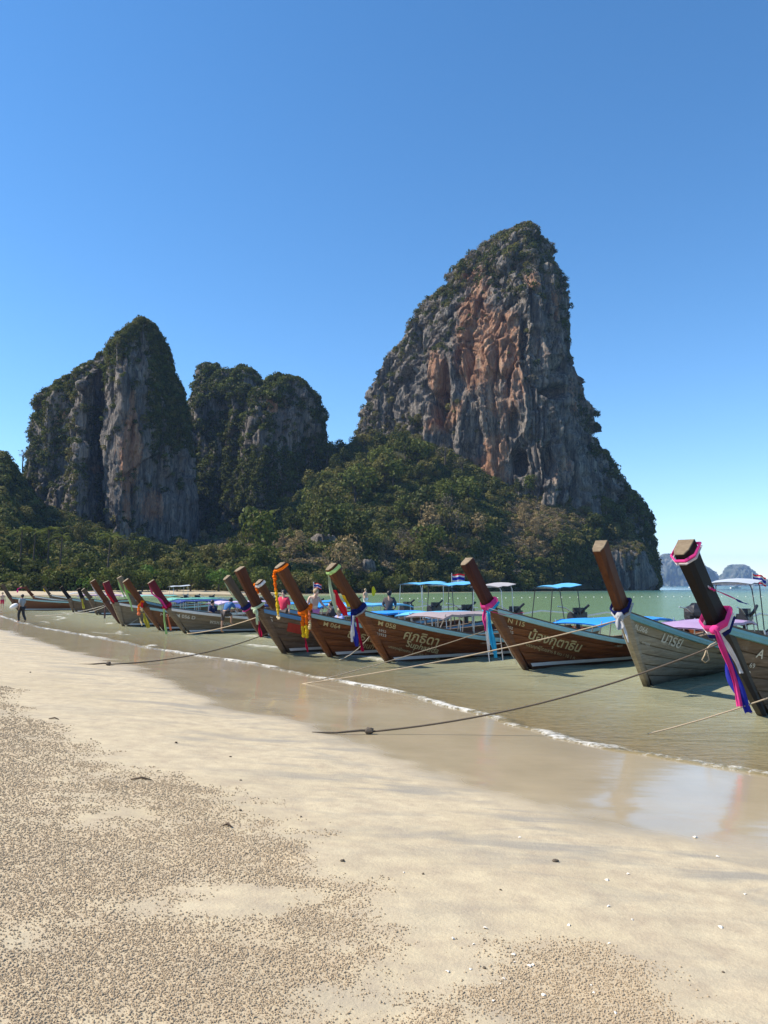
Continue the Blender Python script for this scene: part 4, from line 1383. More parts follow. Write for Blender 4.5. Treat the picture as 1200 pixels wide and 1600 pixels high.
        if engine:
            g = s.S(1, 1, 1)
            zE = g.z + 0.35
            xe = -s.L + 0.35
            if covered:
                m = MB(); r_ = random.Random(len(key)); m.ball((xe, 0, zE + 0.15), (0.55, 0.36, 0.36), 14, 9, 0.13, r_)
                m.build('engine_cover', TARP['black'], root)
            m = MB()
            m.box((xe, 0, zE), (0.62, 0.36, 0.34)); m.box((xe - 0.05, 0.0, zE + 0.25), (0.40, 0.26, 0.16)); m.tube([(xe + 0.32, 0, zE), (xe + 0.40, 0, zE)], 0.2, 12)
            m.tube([(xe + 0.1, 0.16, zE + 0.1), (xe + 0.1, 0.3, zE + 0.25), (xe - 0.2, 0.32, zE + 0.42)], 0.05, 8)
            m.box((xe, 0, zE - 0.3), (0.12, 0.12, 0.3))
            en_o = m.build('engine', ENGINE, root)
            MB().tube([(xe - 0.3, 0, zE), (xe - 1.6, 0.1, zE + 0.12), (xe - 3.2, 0.2, zE + 0.0)], 0.035, 6).build('propeller_shaft', METAL, en_o)
            MB().tube([(xe + 0.3, 0.1, zE + 0.1), (xe + 0.9, 0.1, zE + 0.35), (xe + 1.3, 0.1, zE + 0.40)], 0.022, 6).build('tiller', METAL, en_o)
        for tx in texts: s.text(*tx)
        if patch:
            s0, s1, d0, d1, pm = patch
            n_ = 10
            rows = [[s.at_side(s0 + (s1 - s0) * i / n_, -(d0 + (d1 - d0) * j / 4), 0.032) for i in range(n_ + 1)] for j in range(5)]
            MB().sheet(rows).build('painted_patch', pm, root)
        BOATS[key] = s
    # ---- hull surface
    def sheer(s, q):
        zb = s.kz - 0.02
        f = max(0.0, 1 - q / 0.52)
        return s.mid + (zb - s.mid) * f ** 1.75 + s.stern_up * max(0, (q - 0.6) / 0.4) ** 1.5
    def xs(s, z):
        return s.rake * z if z > 0 else 1.9 * z
    def S(s, q, h, sd, e=0.0, dz=0.0):
        sh = s.sheer(q)
        z = -s.draft + (sh + s.draft) * h
        x = s.xs(z) * (1 - q) ** 1.0 - s.L * q - 0.25 * (1 - q)
        f = 1 - (1 - min(q / 0.50, 1)) ** 2.1 if q < 0.5 else 1 - 0.32 * ((q - 0.5) / 0.5) ** 1.6
        g = h ** (0.95 - 0.50 * min(1, q / 0.4))
        g = g * (0.90 + 0.10 * h)
        b = 0.07 + (s.B - 0.07) * f * g
        if h <= 0.001: b = 0.03
        return Vector((x, sd * max(0.005, b + e), z + dz))
    def SZ(s, q, z, sd, e=0.0):
        h = (z + s.draft) / (s.sheer(q) + s.draft)
        return s.S(q, h, sd, e)
    def at_side(s, dist, below, e=0.03):
        """point on the port side: dist metres aft of the stem head, below (negative) the sheer"""
        x = s.kx - dist
        q = max(0.0, min(1.0, dist / (s.L + s.kx)))
        for _ in range(6):
            z = s.sheer(q) + below
            xz = s.xs(z) - 0.25
            q = max(0.0, min(1.0, (xz - x) / (xz + s.L)))
        return s.SZ(q, s.sheer(q) + below, 1, e)
    def text(s, body, size, dist, below, mat, shear=0.0, bold=0.0, squash=1.0):
        me = text_mesh(body, size, shear, bold)
        for v in me.vertices:
            p = s.at_side(dist + v.co.x * squash, below + v.co.y, 0.034)
            v.co = p
        me.materials.clear(); me.materials.append(mat)
        o = bpy.data.objects.new('lettering', me)
        link(o, s.root)
    def ring(s, x, z, w0, w1, D, up):
        # horizontal-ish section: pointed to the bow
        return [Vector((x, -w0, z)), Vector((x - D * .45, -w1 * .92, z)), Vector((x - D, -w1, z - up * 0.2)), Vector((x - D, w1, z - up * 0.2)), Vector((x - D * .45, w1 * .92, z)), Vector((x, w0, z))]
    def ring2(s, x, z, w0, w1, D, u, rise=0.0):
        ux, uz = u
        ax, az = -uz, ux            # aft direction square to the post
        out = []
        for (d, w, r_) in ((0, -w0, 0), (0.3, -w1 * .92, rise * .5), (1, -w1, rise), (1, w1, rise), (0.3, w1 * .92, rise * .5), (0, w0, 0)):
            out.append(Vector((x + ax * D * d + ux * r_, w, z + az * D * d + uz * r_)))
        return out
    def world(s, x, y, z):
        f_ = s.fwd
        return s.P + f_ * x + Vector((-f_.y, f_.x, 0)) * y + Vector((0, 0, z))
    def band(s, name, at_, width, mat, parent=None, grow=0.02):
        """cloth wound round the prow; at_: metres along the post from the kink"""
        ux, uz = s.pu
        rings = []
        for k in (-1, -0.4, 0.3, 1):
            a = at_ + width / 2 * k
            base = s.ring2(s.kx + ux * a, s.kz + uz * a, 0.055, 0.15, s.post_w * .95, s.pu)
            c = sum(base, Vector()) / len(base)
            gr = grow + (0.018 if abs(k) < 0.5 else 0.0)
            rings.append([s.world(*(p + (p - c).normalized() * gr * 1.3)) for p in base])
        inner = [[p for p in r_] for r_ in rings]
        return MB().loft(rings, caps=False).build(name, mat, parent)

Boat('a', (1187, 1120), (1112, 978), (1061, 867), 43, post_w=0.35, hull='brown', post='black', stem='black', trim=TEAL, canopy=('black', 2.3, 6.5, 1.30), rear=None, stripe=False,
     label='nearest longtail boat, blackened prow with a pink and blue sash, cut by the picture edge', mid=0.62,
     texts=(('A', 0.26, 1.15, -0.42, CREAM, 0.15, 0.004), ('69', 0.15, 1.05, -0.66, CREAM), ('03', 0.15, 0.98, -0.84, CREAM)))
Boat('b', (1007, 1072), (966, 957), (932, 862), 52, post_w=0.36, hull='grey', stem='grey', post='redwood', trim=TEAL, canopy=('purple', 2.6, 6.8, 1.22), rear=('white', 7.2, 8.6, 2.25), stripe=False, mid=0.6,
     label='weathered grey longtail boat numbered 066 with a bare brown prow', texts=(('ML066', 0.20, 0.50, -0.33, CREAM, 0.0, 0.003), ('มารีย์', 0.42, 1.60, -0.40, CREAM, 0.1, 0.006), ('สุราษฎร์', 0.10, 0.95, -0.62, CREAM)))
Boat('c', (817, 1046), (759, 951), (723, 883), 40, hull='varnish', stem='redwood', post='darkred', trim=LTEAL, canopy=('blue', 2.3, 6.4, 1.20), rear=None, covered=True, mid=0.55,
     label='varnished brown longtail boat N 115 with pink and blue ribbons on its prow',
     texts=(('N 115', 0.21, 0.66, -0.30, GOLD, 0, 0.003), ('5352', 0.12, 0.62, -0.49, CREAM), ('24685', 0.13, 0.58, -0.63, CREAM), ('น้องกุตาธิน', 0.42, 1.35, -0.62, GOLD, 0.15, 0.006), ('บรรทุกผู้โดยสาร 8 คน / 10 1 ก', 0.15, 1.35, -0.88, GOLD)))
Boat('d', (602, 1036), (553, 955), (511, 891), 40, hull='varnish', stem='varnish', post='orangewood', trim=LTEAL, canopy=('pink', 1.5, 4.2, 1.34), rear=('sky', 7.2, 8.6, 2.12), mid=0.52,
     label='varnished brown longtail boat M 058 with green, red and blue ribbons',
     texts=(('M 058', 0.22, 0.72, -0.32, GOLD, 0, 0.003), ('6952', 0.12, 0.78, -0.52, CREAM), ('03933', 0.13, 0.72, -0.66, CREAM), ('ศุภธิดา', 0.44, 1.55, -0.56, GOLD, 0.1, 0.006), ('Suphatida', 0.30, 1.70, -0.80, GOLD, 0.25, 0.004),
            ('บรรทุกผู้โดยสาร 8 คน และ ไม่เกิน 9 คน', 0.12, 1.15, -0.99, GOLD)))
Boat('e', (512, 1027), (470, 958), (431, 888), 42, hull='varnish', stem='varnish', post='orangewood', trim=LTEAL, canopy=('sky', 3.6, 6.6, 1.25), rear=('grey', 7.2, 8.4, 2.15), mid=0.52,
     label='varnished brown longtail boat M 064 with orange and yellow garlands', texts=(('M 064', 0.22, 0.72, -0.32, GOLD, 0, 0.003), ('ชลธาร', 0.40, 1.55, -0.55, GOLD, 0.1, 0.006), ('ชัยนที', 0.26, 2.0, -0.80, GOLD, 0.2, 0.003)))
Boat('f', (440, 1021), (397, 951), (368, 893), 43, hull='brown', stem='brown', post='redwood', trim=BLUEP, canopy=('blue', 3.0, 6.6, 1.22), rear=('sky', 7.4, 9.0, 2.2), mid=0.55,
     label='weathered dark longtail boat with a red painted patch on its bow', texts=(('ธ', 0.36, 0.45, -0.42, CREAM), ('R', 0.40, 2.35, -0.52, CREAM)), patch=(1.15, 1.95, 0.28, 0.62, REDP))
Boat('g', (452, 1000), (422, 948), (400, 913), 46, hull='orangewood', trim=BLUEP, canopy=('sky', 3.0, 6.6, 1.35), rear=('sky', 7.0, 9.2, 2.25), mid=0.5, label='small longtail prow with orange cloth showing behind the M 064 boat', detail=1)
Boat('h', (406, 996), (381, 952), (350, 906), 45, hull='darkred', post='brown', trim=BLUEP, canopy=('blue', 2.6, 6.6, 1.35), rear=None, mid=0.5, label='dark red longtail boat with a pale-edged prow behind the red-patched one', detail=1)
Boat('i', (287, 990), (257, 950), (231, 912), 33, hull='tan', post='crimson', trim=WHITEP, canopy=('navy', 2.4, 4.2, 1.25), rear=('blue', 5.0, 7.8, 1.30), stripe=True, mid=0.62, label='pale tan longtail boat with crimson ribboned prow and a man climbing aboard',
     texts=(('M 056 D', 0.24, 0.5, -0.40, CREAM, 0, 0.004), ('พรหมบุญ', 0.26, 2.0, -0.50, CREAM, 0.1, 0.003)))
Boat('j', (247, 985), (220, 948), (192, 910), 36, hull='orangewood', trim=LTEAL, canopy=('lilac', 2.8, 6.4, 1.35), rear=None, mid=0.5, label='orange-brown longtail boat with lime cloth on its prow', detail=1, texts=(('M 079', 0.24, 0.9, -0.36, CREAM),))
Boat('k', (190, 979), (174, 941), (161, 911), 36, hull='tan', post='crimson', trim=WHITEP, canopy=('navy', 2.8, 6.4, 1.35), rear=None, mid=0.62, label='grey-tan longtail boat with a red prow beside the lime ribboned ones', detail=1)
Boat('l', (216, 972), (200, 935), (183, 904), 40, hull='tan', trim=LTEAL, canopy=None, rear=None, mid=0.55, label='longtail prow edged in pale green behind the orange-brown boat', detail=0)
Boat('m', (184, 974), (160, 939), (141, 910), 36, hull='darkred', post='orangewood', trim=WHITEP, canopy=('green', 2.8, 6.4, 1.4), rear=None, mid=0.55, label='dark red longtail boat with a brown grey-edged prow', detail=1)
Boat('n', (150, 961), (138, 936), (127, 923), 36, hull='brown', trim=LTEAL, canopy=('green', 2.8, 6.4, 1.4), rear=None, mid=0.5, label='small dark longtail boat with greenish canopy in the far row', detail=0)
Boat('o', (131, 958), (125, 934), (120, 921), 30, hull='brown', post='black', trim=LTEAL, canopy=('grey', 2.8, 6.4, 1.4), rear=('white', 6.6, 8.4, 2.1), mid=0.5, label='far longtail boat with a yellow ribbon under its black prow', detail=0)
Boat('p', (113, 957), (105, 935), (93, 919), 26, hull='brown', post='black', trim=LTEAL, canopy=('purple', 2.8, 6.4, 1.4), rear=None, mid=0.5, label='far longtail boat with a plain black leaning prow', detail=0)
Boat('q', (27, 954), (12, 933), (1, 915), 14, hull='redwood', post='brown', trim=LTEAL, canopy=('purple', 5.0, 8.2, 1.35), rear=None, mid=0.75, label='farthest-out brown longtail boat with purple canopy near the walking man', detail=1, L=10.5)
Boat('r', (62, 948), (48, 931), (37, 918), 22, hull='redwood', trim=WHITEP, canopy=('white', 2.8, 6.4, 1.4), rear=None, mid=0.5, label='far longtail boat with pink cloth on its prow', detail=0)
Boat('s', (84, 946), (75, 929), (66, 917), 24, hull='brown', trim=WHITEP, canopy=('pink', 2.8, 6.4, 1.4), rear=None, mid=0.5, label='far longtail boat with a yellow flag at its prow', detail=0)
# ================================================================== RIBBONS
def cloth(name, col, trans=0.25):
    if name in _MATS: return _MATS[name]
    t = NT(name)
    n = t.noise(t.obj, 7.0, 4, 0.6)
    c = t.mix(n, tuple(x * 0.78 for x in col), tuple(min(1, x * 1.15) for x in col))
    d = t.n('ShaderNodeBsdfDiffuse'); t.l(c, d.inputs[0])
    tl = t.n('ShaderNodeBsdfTranslucent'); t.l(c, tl.inputs[0])
    m = t.n('ShaderNodeMixShader'); m.inputs[0].default_value = trans
    t.l(d.outputs[0], m.inputs[1]); t.l(tl.outputs[0], m.inputs[2])
    _MATS[name] = t.done(m.outputs[0])
    return _MATS[name]
C = {k: cloth('cloth_' + k, v) for k, v in dict(pink=(0.80, 0.07, 0.30), blue=(0.04, 0.05, 0.40), navy=(0.02, 0.025, 0.12), white=(0.75, 0.73, 0.72), sky=(0.05, 0.45, 0.72), lime=(0.45, 0.66, 0.25), pale=(0.55, 0.66, 0.45), red=(0.72, 0.03, 0.05),
     crimson=(0.40, 0.012, 0.05), yellow=(0.80, 0.55, 0.03), orange=(0.85, 0.19, 0.015), cream=(0.78, 0.62, 0.34), green=(0.25, 0.60, 0.10), salmon=(0.78, 0.25, 0.12), grey=(0.45, 0.45, 0.46), olive=(0.5, 0.42, 0.05)).items()}

def strip(name, path, wpx, mat, parent, Y, fold=0.5, seed=0, taper=1.0):
    """a length of cloth hanging along a path: a folded strip with thickness"""
    r = random.Random(seed)
    P = []
    n = 17
    for i in range(n):
        f_ = i / (n - 1) * (len(path) - 1)
        k = min(int(f_), len(path) - 2); g = f_ - k
        P.append((path[k][0] * (1 - g) + path[k + 1][0] * g, path[k][1] * (1 - g) + path[k + 1][1] * g))
    rows_a, rows_b = [], []
    ph, p2 = r.uniform(0, 6), r.uniform(0, 6)
    W = wpx / F * Y
    frq = r.uniform(1.0, 1.5)
    for i, (u, v) in enumerate(P):
        g = i / (n - 1)
        w_ = wpx * (1 + (taper - 1) * g) * (0.82 + 0.18 * math.sin(g * 7 + p2)) * (0.55 + 0.45 * min(1, g * 4))
        Yi = Y + 0.04 * math.sin(g * 4 + ph)
        ra, rb = [], []
        for j in range(9):
            q = j / 8 - 0.5
            dpt = fold * W * (0.22 * math.sin(j * frq + g * 3.0 + ph) + 0.14 * math.sin(j * 2.3 - g * 5 + p2))
            w3 = at(u + q * w_ + 0.06 * wpx * math.sin(g * 9 + j), v + 0.05 * wpx * math.sin(j * 1.7 + p2) * (g > 0.95), Yi)
            ra.append(w3 + Vector((0, dpt, 0)))
            rb.append(w3 + Vector((0, dpt + 0.006, 0)))
        rows_a.append(ra); rows_b.append(rb[::-1])
    m = MB(); m.sheet(rows_a); m.sheet(rows_b)
    return m.build(name, mat, parent, True)

def garland(name, path, rpx, mats, parent, Y, seed=0):
    """a flower garland: beads of blossom strung along a path"""
    r = random.Random(seed)
    pts = []
    for (a, b) in zip(path[:-1], path[1:]):
        ln = math.hypot(b[0] - a[0], b[1] - a[1]); n = max(2, int(ln / (rpx * 0.9)))
        pts += [(a[0] + (b[0] - a[0]) * i / n, a[1] + (b[1] - a[1]) * i / n) for i in range(n)]
    for k, mt in enumerate(mats):
        m = MB()
        seg = pts[int(len(pts) * k / len(mats)): int(len(pts) * (k + 1) / len(mats)) + 1]
        for (u, v) in seg:
            c = at(u + r.uniform(-.4, .4), v, Y)
            R = rpx / F * Y * r.uniform(0.7, 1.15)
            m.ball(c, (R, R, R * 0.85), 7, 5, 0.2, r)
        m.build(name, mt, parent)

def ribbon_thing(boat, label, items, dY=-0.22, cat='ribbon'):
    b = BOATS[boat]
    base = b.world(b.kx, 0, b.kz)
    root = empty('prow_ribbon', (0, 0, 0))
    for k, it in enumerate(items):
        kind = it[0]
        if kind == 'band':
            b.band('wrapped_band', it[1], it[2], C[it[3]], root, it[4] if len(it) > 4 else 0.02)
        elif kind == 'tail':
            strip('hanging_tail', it[1], it[2], C[it[3]], root, base.y + dY - 0.05 * k, it[4] if len(it) > 4 else 0.5, k + len(label), it[5] if len(it) > 5 else 1.0)
        elif kind == 'garland':
            garland('flower_garland', it[1], it[2], [C[x] for x in it[3]], root, base.y + dY - 0.03 * k, k)
        elif kind == 'knot':
            c = at(it[1][0], it[1][1], base.y + dY - 0.03)
            m = MB(); R = it[2] / F * base.y; m.ball(c, (R, R, R), 9, 7, 0.18, random.Random(k))
            m.build('knot', C[it[3]], root, True)
    tag(root, label, cat, 'ribbons tied to the prows')
    return root

def tl(boat): return math.hypot(BOATS[boat].tx - BOATS[boat].kx, BOATS[boat].tz - BOATS[boat].kz)

ribbon_thing('a', 'pink, white and blue sash knotted below the blackened near prow', [
    ('band', 0.0, 0.14, 'pink', 0.05), ('band', -0.10, 0.08, 'white', 0.045), ('band', -0.18, 0.10, 'navy', 0.04), ('knot', (1117, 984), 7, 'pink'),
    ('tail', [(1134, 1020), (1144, 1050), (1156, 1080), (1170, 1114)], 20, 'blue', 0.6, 1.1), ('tail', [(1122, 986), (1138, 1010), (1150, 1032), (1159, 1052)], 9, 'white', 0.4),
    ('tail', [(1118, 984), (1128, 1010), (1141, 1040), (1150, 1070), (1157, 1104)], 14, 'pink', 0.7, 0.75)])
ribbon_thing('a', 'pink and white braid looped round the top of the near black prow', [
    ('band', tl('a') - 0.09, 0.06, 'pink', 0.03), ('band', tl('a') - 0.15, 0.035, 'white', 0.025), ('garland', [(1068, 874), (1082, 896), (1098, 912), (1117, 923)], 2.2, ['pink', 'white', 'pink', 'white', 'pink', 'white', 'pink']),
    ('tail', [(1116, 922), (1130, 927), (1143, 933), (1157, 940)], 5, 'pink', 0.4), ('tail', [(1150, 936), (1158, 941), (1169, 944)], 7, 'blue', 0.3), ('tail', [(1066, 870), (1067, 880), (1069, 886)], 7, 'white', 0.3)])
ribbon_thing('b', 'navy and grey-white cloth bound round the neck of the grey boat', [
    ('band', 0.02, 0.12, 'navy', 0.035), ('band', -0.10, 0.07, 'grey', 0.04), ('knot', (968, 964), 7, 'grey'), ('tail', [(968, 962), (967, 972), (968, 984)], 11, 'grey', 0.7), ('tail', [(972, 968), (977, 985), (982, 1004)], 4, 'white', 0.5)])
ribbon_thing('c', 'pink and sky-blue sash with long tail on the N 115 prow', [
    ('band', 0.06, 0.16, 'pink', 0.03), ('band', -0.05, 0.08, 'sky', 0.035), ('tail', [(758, 953), (772, 957), (792, 961), (818, 957)], 5, 'pink', 0.5), ('tail', [(764, 950), (785, 957), (808, 960)], 3, 'white', 0.4),
    ('tail', [(757, 952), (757, 968), (760, 986)], 7, 'pink', 0.6), ('tail', [(763, 956), (767, 990), (775, 1028)], 9, 'sky', 0.5), ('tail', [(760, 958), (762, 990), (765, 1020)], 3, 'white', 0.5)])
ribbon_thing('d', 'lime and red ribbons hanging from the top of the M 058 prow', [
    ('band', tl('d') - 0.10, 0.11, 'lime', 0.02), ('tail', [(513, 893), (516, 915), (521, 938), (526, 957)], 7, 'pale', 0.5), ('tail', [(523, 922), (531, 942), (540, 962)], 10, 'red', 0.6, 1.3), ('tail', [(536, 930), (540, 938), (545, 948)], 6, 'yellow', 0.5)])
ribbon_thing('d', 'navy, white and crimson sash knotted at the neck of M 058', [
    ('band', -0.02, 0.16, 'navy', 0.03), ('band', -0.12, 0.05, 'grey', 0.035), ('knot', (553, 957), 5, 'navy'), ('tail', [(549, 957), (553, 985), (558, 1010)], 9, 'blue', 0.6), ('tail', [(552, 962), (551, 985), (550, 1003)], 6, 'white', 0.4), ('tail', [(557, 965), (562, 995), (567, 1018)], 5, 'crimson', 0.6)])
ribbon_thing('e', 'orange and yellow garland hanging from the top of the M 064 prow', [
    ('band', tl('e') - 0.07, 0.08, 'orange', 0.025), ('garland', [(440, 882), (432, 890), (428, 897), (430, 908)], 3.2, ['orange', 'orange']), ('garland', [(429, 905), (432, 930), (434, 950), (435, 962)], 2.6, ['orange', 'yellow', 'yellow']), ('tail', [(435, 960), (435, 968)], 6, 'cream', 0.3)])
ribbon_thing('e', 'thick orange flower garland with yellow tails at the neck of M 064', [
    ('band', 0.0, 0.13, 'orange', 0.03), ('garland', [(486, 946), (482, 956), (474, 963)], 3.6, ['orange']), ('garland', [(473, 962), (473, 980), (475, 996)], 3.4, ['orange', 'yellow']), ('garland', [(479, 960), (479, 982), (480, 998)], 3.4, ['orange', 'yellow']),
    ('garland', [(483, 955), (484, 970), (484, 984)], 2.4, ['salmon', 'cream']), ('tail', [(477, 997), (479, 1010), (481, 1019)], 3.5, 'crimson', 0.5)])
ribbon_thing('f', 'pale green cloth with crimson tail tied on the red-patched boat', [
    ('band', 0.02, 0.09, 'pale', 0.03), ('knot', (399, 955), 4, 'pale'), ('tail', [(401, 955), (402, 966), (403, 976)], 6, 'pale', 0.4), ('tail', [(404, 970), (406, 984), (408, 996)], 5, 'crimson', 0.5)])
ribbon_thing('g', 'orange cloth tuft with white end on the small hidden prow', [('band', tl('g') - 0.1, 0.12, 'white', 0.02), ('garland', [(399, 914), (402, 922), (404, 930)], 3.2, ['orange']), ('tail', [(404, 930), (406, 938)], 3, 'white', 0.3)], -0.15)
ribbon_thing('h', 'navy and pink sash at the neck of the dark red boat', [('band', 0.05, 0.16, 'navy', 0.03), ('band', -0.08, 0.05, 'pink', 0.035), ('tail', [(351, 910), (360, 926), (372, 940)], 2.4, 'pale', 0.3)], -0.15)
ribbon_thing('i', 'crimson ribbon down the prow edge with lime and salmon tails', [('tail', [(233, 914), (238, 928), (250, 936), (260, 950)], 4.5, 'pink', 0.4), ('band', 0.03, 0.15, 'crimson', 0.03), ('tail', [(256, 951), (257, 970), (260, 991)], 4, 'lime', 0.5), ('tail', [(261, 960), (265, 974), (267, 985)], 3.5, 'salmon', 0.5)])
ribbon_thing('j', 'lime cloth, orange garland and yellow tail on the orange-brown prow', [('tail', [(193, 912), (197, 925), (203, 940), (207, 955)], 3.5, 'lime', 0.3), ('tail', [(197, 922), (202, 926), (206, 929)], 7, 'green', 0.3, 0.5), ('garland', [(222, 940), (217, 948), (217, 962)], 2.6, ['orange', 'orange', 'salmon']), ('garland', [(222, 942), (222, 956)], 1.8, ['red', 'cream']),
    ('tail', [(224, 958), (228, 970), (232, 981)], 6, 'olive', 0.4, 1.4), ('tail', [(218, 965), (222, 978)], 2.5, 'cream', 0.3)])
ribbon_thing('k', 'red ribbon down the edge of the red far prow', [('tail', [(161, 912), (166, 925), (172, 934), (178, 941)], 4, 'red', 0.3)], -0.15)
ribbon_thing('l', 'pale lime ribbon down the edge of the hidden far prow', [('tail', [(184, 906), (189, 920), (196, 936)], 3.5, 'lime', 0.3)], -0.15)
ribbon_thing('m', 'grey-white ribbon down the edge of the brown far prow', [('tail', [(142, 912), (150, 926), (160, 939)], 2.6, 'white', 0.3)], -0.15)
ribbon_thing('o', 'yellow ribbon hanging under the black far prow', [('tail', [(128, 936), (130, 945), (131, 951)], 4, 'olive', 0.3)], -0.2)
ribbon_thing('r', 'pink cloth blowing from a far prow beside the purple canopy', [('tail', [(37, 919), (32, 918), (28, 920)], 4, 'pink', 0.3), ('tail', [(28, 919), (27, 926)], 2.4, 'pink', 0.3)], -0.2)
ribbon_thing('s', 'yellow flag cloth at a far prow behind the purple canopy', [('tail', [(69, 915), (69, 920), (70, 925)], 3, 'yellow', 0.3)], -0.2)

# ================================================================== ROPES, POSTS, LADDER, FLAGS
ROPE = {'tan': plain('tan_rope', (0.42, 0.33, 0.22), 0.9, 0.3, 30, bump=0.5), 'dark': plain('dark_wet_rope', (0.11, 0.085, 0.06), 0.85, 0.3, 30, bump=0.5), 'grey': plain('grey_rope', (0.33, 0.30, 0.25), 0.9, 0.3, 30, bump=0.5),
        'red': plain('faded_red_rope', (0.36, 0.13, 0.09), 0.9, 0.3, 30)}
def rope(label, A, B, sag, r, mat, extra=(), anchor=None):
    n = 22
    pts = []
    for i in range(n + 1):
        g = i / n
        p = A.lerp(B, g); p.z -= sag * 4 * g * (1 - g)
        p.x += 0.004 * math.sin(i * 5.1); 
        pts.append(p)
    pts += list(extra)
    root = empty('mooring_rope', A)
    o = MB().tube([p - A for p in pts], r, 6).build('rope', ROPE[mat], root, True)
    if anchor:
        m = MB(); rr_ = random.Random(len(label))
        m.ball((0, 0, 0.015), (0.07, 0.06, 0.05), 9, 6, 0.25, rr_)
        m.tube([(0.03, 0, 0.02), (-0.12, -0.05, 0.03), (-0.45, -0.12, 0.012), (-0.8, -0.1, 0.012)], [r * 1.4, r * 1.2, r, r * .8], 6)
        m.build('anchor_knot', ROPE[mat], root)
    tag(root, label, 'rope')
    return root
def neck(k, dx=0.0, dz=0.0): 
    b = BOATS[k]; return b.world(b.kx - 0.1 + dx, 0.18, b.kz - 0.1 + dz)
def sand_at(u, v):
    z = 0.0
    for _ in range(4):
        p = ground(u, v, z); z = float(sand_z(np.array([p.x]), np.array([p.y]))[0][0])
    p.z = max(z, 0.0)
    return p
a0 = sand_at(576, 1147); a0.z += 0.03
rope('dark rope running from the wet sand up to the nearest boat', a0, neck('a', 0, -0.12), 0.22, 0.014, 'dark', anchor=True)
a1 = ground(470, 1069, 0.02)
rope('pale rope from the shallows to the grey boat across the N 115 hull', a1, neck('b', 0, 0.0), 0.12, 0.013, 'tan')
rope('thin pale rope from the shallows to the side of M 058', a1 + Vector((0.1, 0.1, 0)), at(757, 986, 21.6), 0.05, 0.011, 'tan')
a2 = sand_at(170, 1040); a2.z += 0.03
rope('dark rope from the water edge to the red-patched boat', a2, at(436, 982, 26.2), 0.25, 0.016, 'dark', anchor=True)
rope('pale rope stretched low from the tan boat to the green-tied prow', ground(292, 990, 0.06), neck('f', 0.05, -0.15), 0.1, 0.014, 'tan')
rope('short pale rope dropping from M 058 into the water', ground(530, 1031, 0.0), at(577, 995, 21.7), 0.1, 0.012, 'grey')
rope('pale rope at the right edge running down into the shallows', ground(1012, 1147, 0.0), at(1215, 1085, 11.6), 0.03, 0.011, 'tan')
rope('long rope from far boats lying toward the mooring post', ground(55, 962, 0.0), at(163, 946, 52), 0.2, 0.022, 'grey')
rope('second low rope from far boats to the mooring post', ground(118, 958, 0.05), at(166, 947, 52), 0.15, 0.02, 'grey')
rope('slack rope between the mooring post and the tan far boat', at(165, 947, 52), at(208, 943, 50.5), 0.1, 0.02, 'red')
rope('low rope across the bow of the grey-tan far boat', ground(196, 978, 0.05), at(215, 967, 42), 0.03, 0.02, 'tan')
rope('slanting line hanging from the neck of the N 115 boat', at(768, 962, 20.3), at(808, 1038, 19.9), 0.0, 0.008, 'grey')
# the rope's eye hanging on the grey boat's side
b_ = BOATS['b']
m = MB(); m.tube([at(1120, 1003, 14.6), at(1110, 1008, 14.6), at(1104, 1014, 14.6), at(1101, 1024, 14.6), at(1097, 1031, 14.6), at(1102, 1035, 14.6), at(1108, 1031, 14.6), at(1106, 1022, 14.6), at(1103, 1013, 14.6)], 0.014, 6)
tag(m.build('rope_loop', ROPE['tan'], None, True), 'tan rope with a hanging eye between the two nearest boats', 'rope')

p0 = ground(163, 973, -0.3)
root = empty('mooring_post', p0)
MB().tube([(0, 0, 0), (0.02, 0, 0.8), (0.0, 0.02, 1.75)], [0.07, 0.06, 0.055], 8).build('post', WOOD['darkred'], root)
MB().tube([(0, 0, 1.15), (0.1, 0.0, 1.35), (0.4, 0, 1.5), (0.9, 0.1, 1.35)], 0.04, 6).build('rope_coil', ROPE['red'], root)
tag(root, 'dark red mooring post standing in the water by the far boats', 'post')

# boarding ladder hung at the N 115 bow
root = empty('boarding_ladder', at(770, 985, 20.9))
o0 = at(770, 985, 20.9)
q = [at(u, v, 20.9 - (v - 985) * 0.004) - o0 for u, v in ((759, 986), (765, 1034), (786, 1032), (781, 984))]
MB().tube([q[0], q[1], q[2], q[3]], 0.014, 6).build('rail', METAL, root)
for f_ in (0.45, 0.75):
    MB().tube([q[0].lerp(q[1], f_), q[3].lerp(q[2], f_)], 0.011, 6).build('rung', METAL, root)
tag(root, 'thin metal boarding ladder hanging beside the N 115 bow', 'ladder')

def flag(label, u, v, w, h, Y, pole_to, slant=0.0):
    o0 = at(u, v, Y)
    root = empty('thai_flag', o0)
    s_ = Y / F
    MB().tube([at(u, pole_to, Y) - o0, Vector((0, 0, h * s_ * 0.62))], 0.018, 6).build('pole', METAL, root)
    bands = ((0.5, 1 / 3, 'red'), (1 / 3, 1 / 6, 'white'), (1 / 6, -1 / 6, 'blue'), (-1 / 6, -1 / 3, 'white'), (-1 / 3, -0.5, 'red'))
    for a, b, c in bands:
        rows = [[(w * s_ * i / 8, 0.10 * math.sin(i * 1.1) * i / 8, z * h * s_ + slant * s_ * i / 8 - 0.02 * math.sin(i)) for i in range(9)] for z in (a, b)]
        rows2 = [[(x, y + 0.008, z) for x, y, z in r_][::-1] for r_ in rows]
        MB().sheet(rows).sheet(rows2).build('stripe', C[c], root)
    tag(root, label, 'flag')
flag('striped red, white and blue flag above the blue stern roofs', 706, 904, 20, 14, 33, 918)
flag('striped red, white and blue flag on a pole behind the near prow', 1176, 903, 22, 14, 26, 935, -6)
flag('small striped flag flying above the woman in pink', 490, 914, 12, 8, 33, 945, -3)

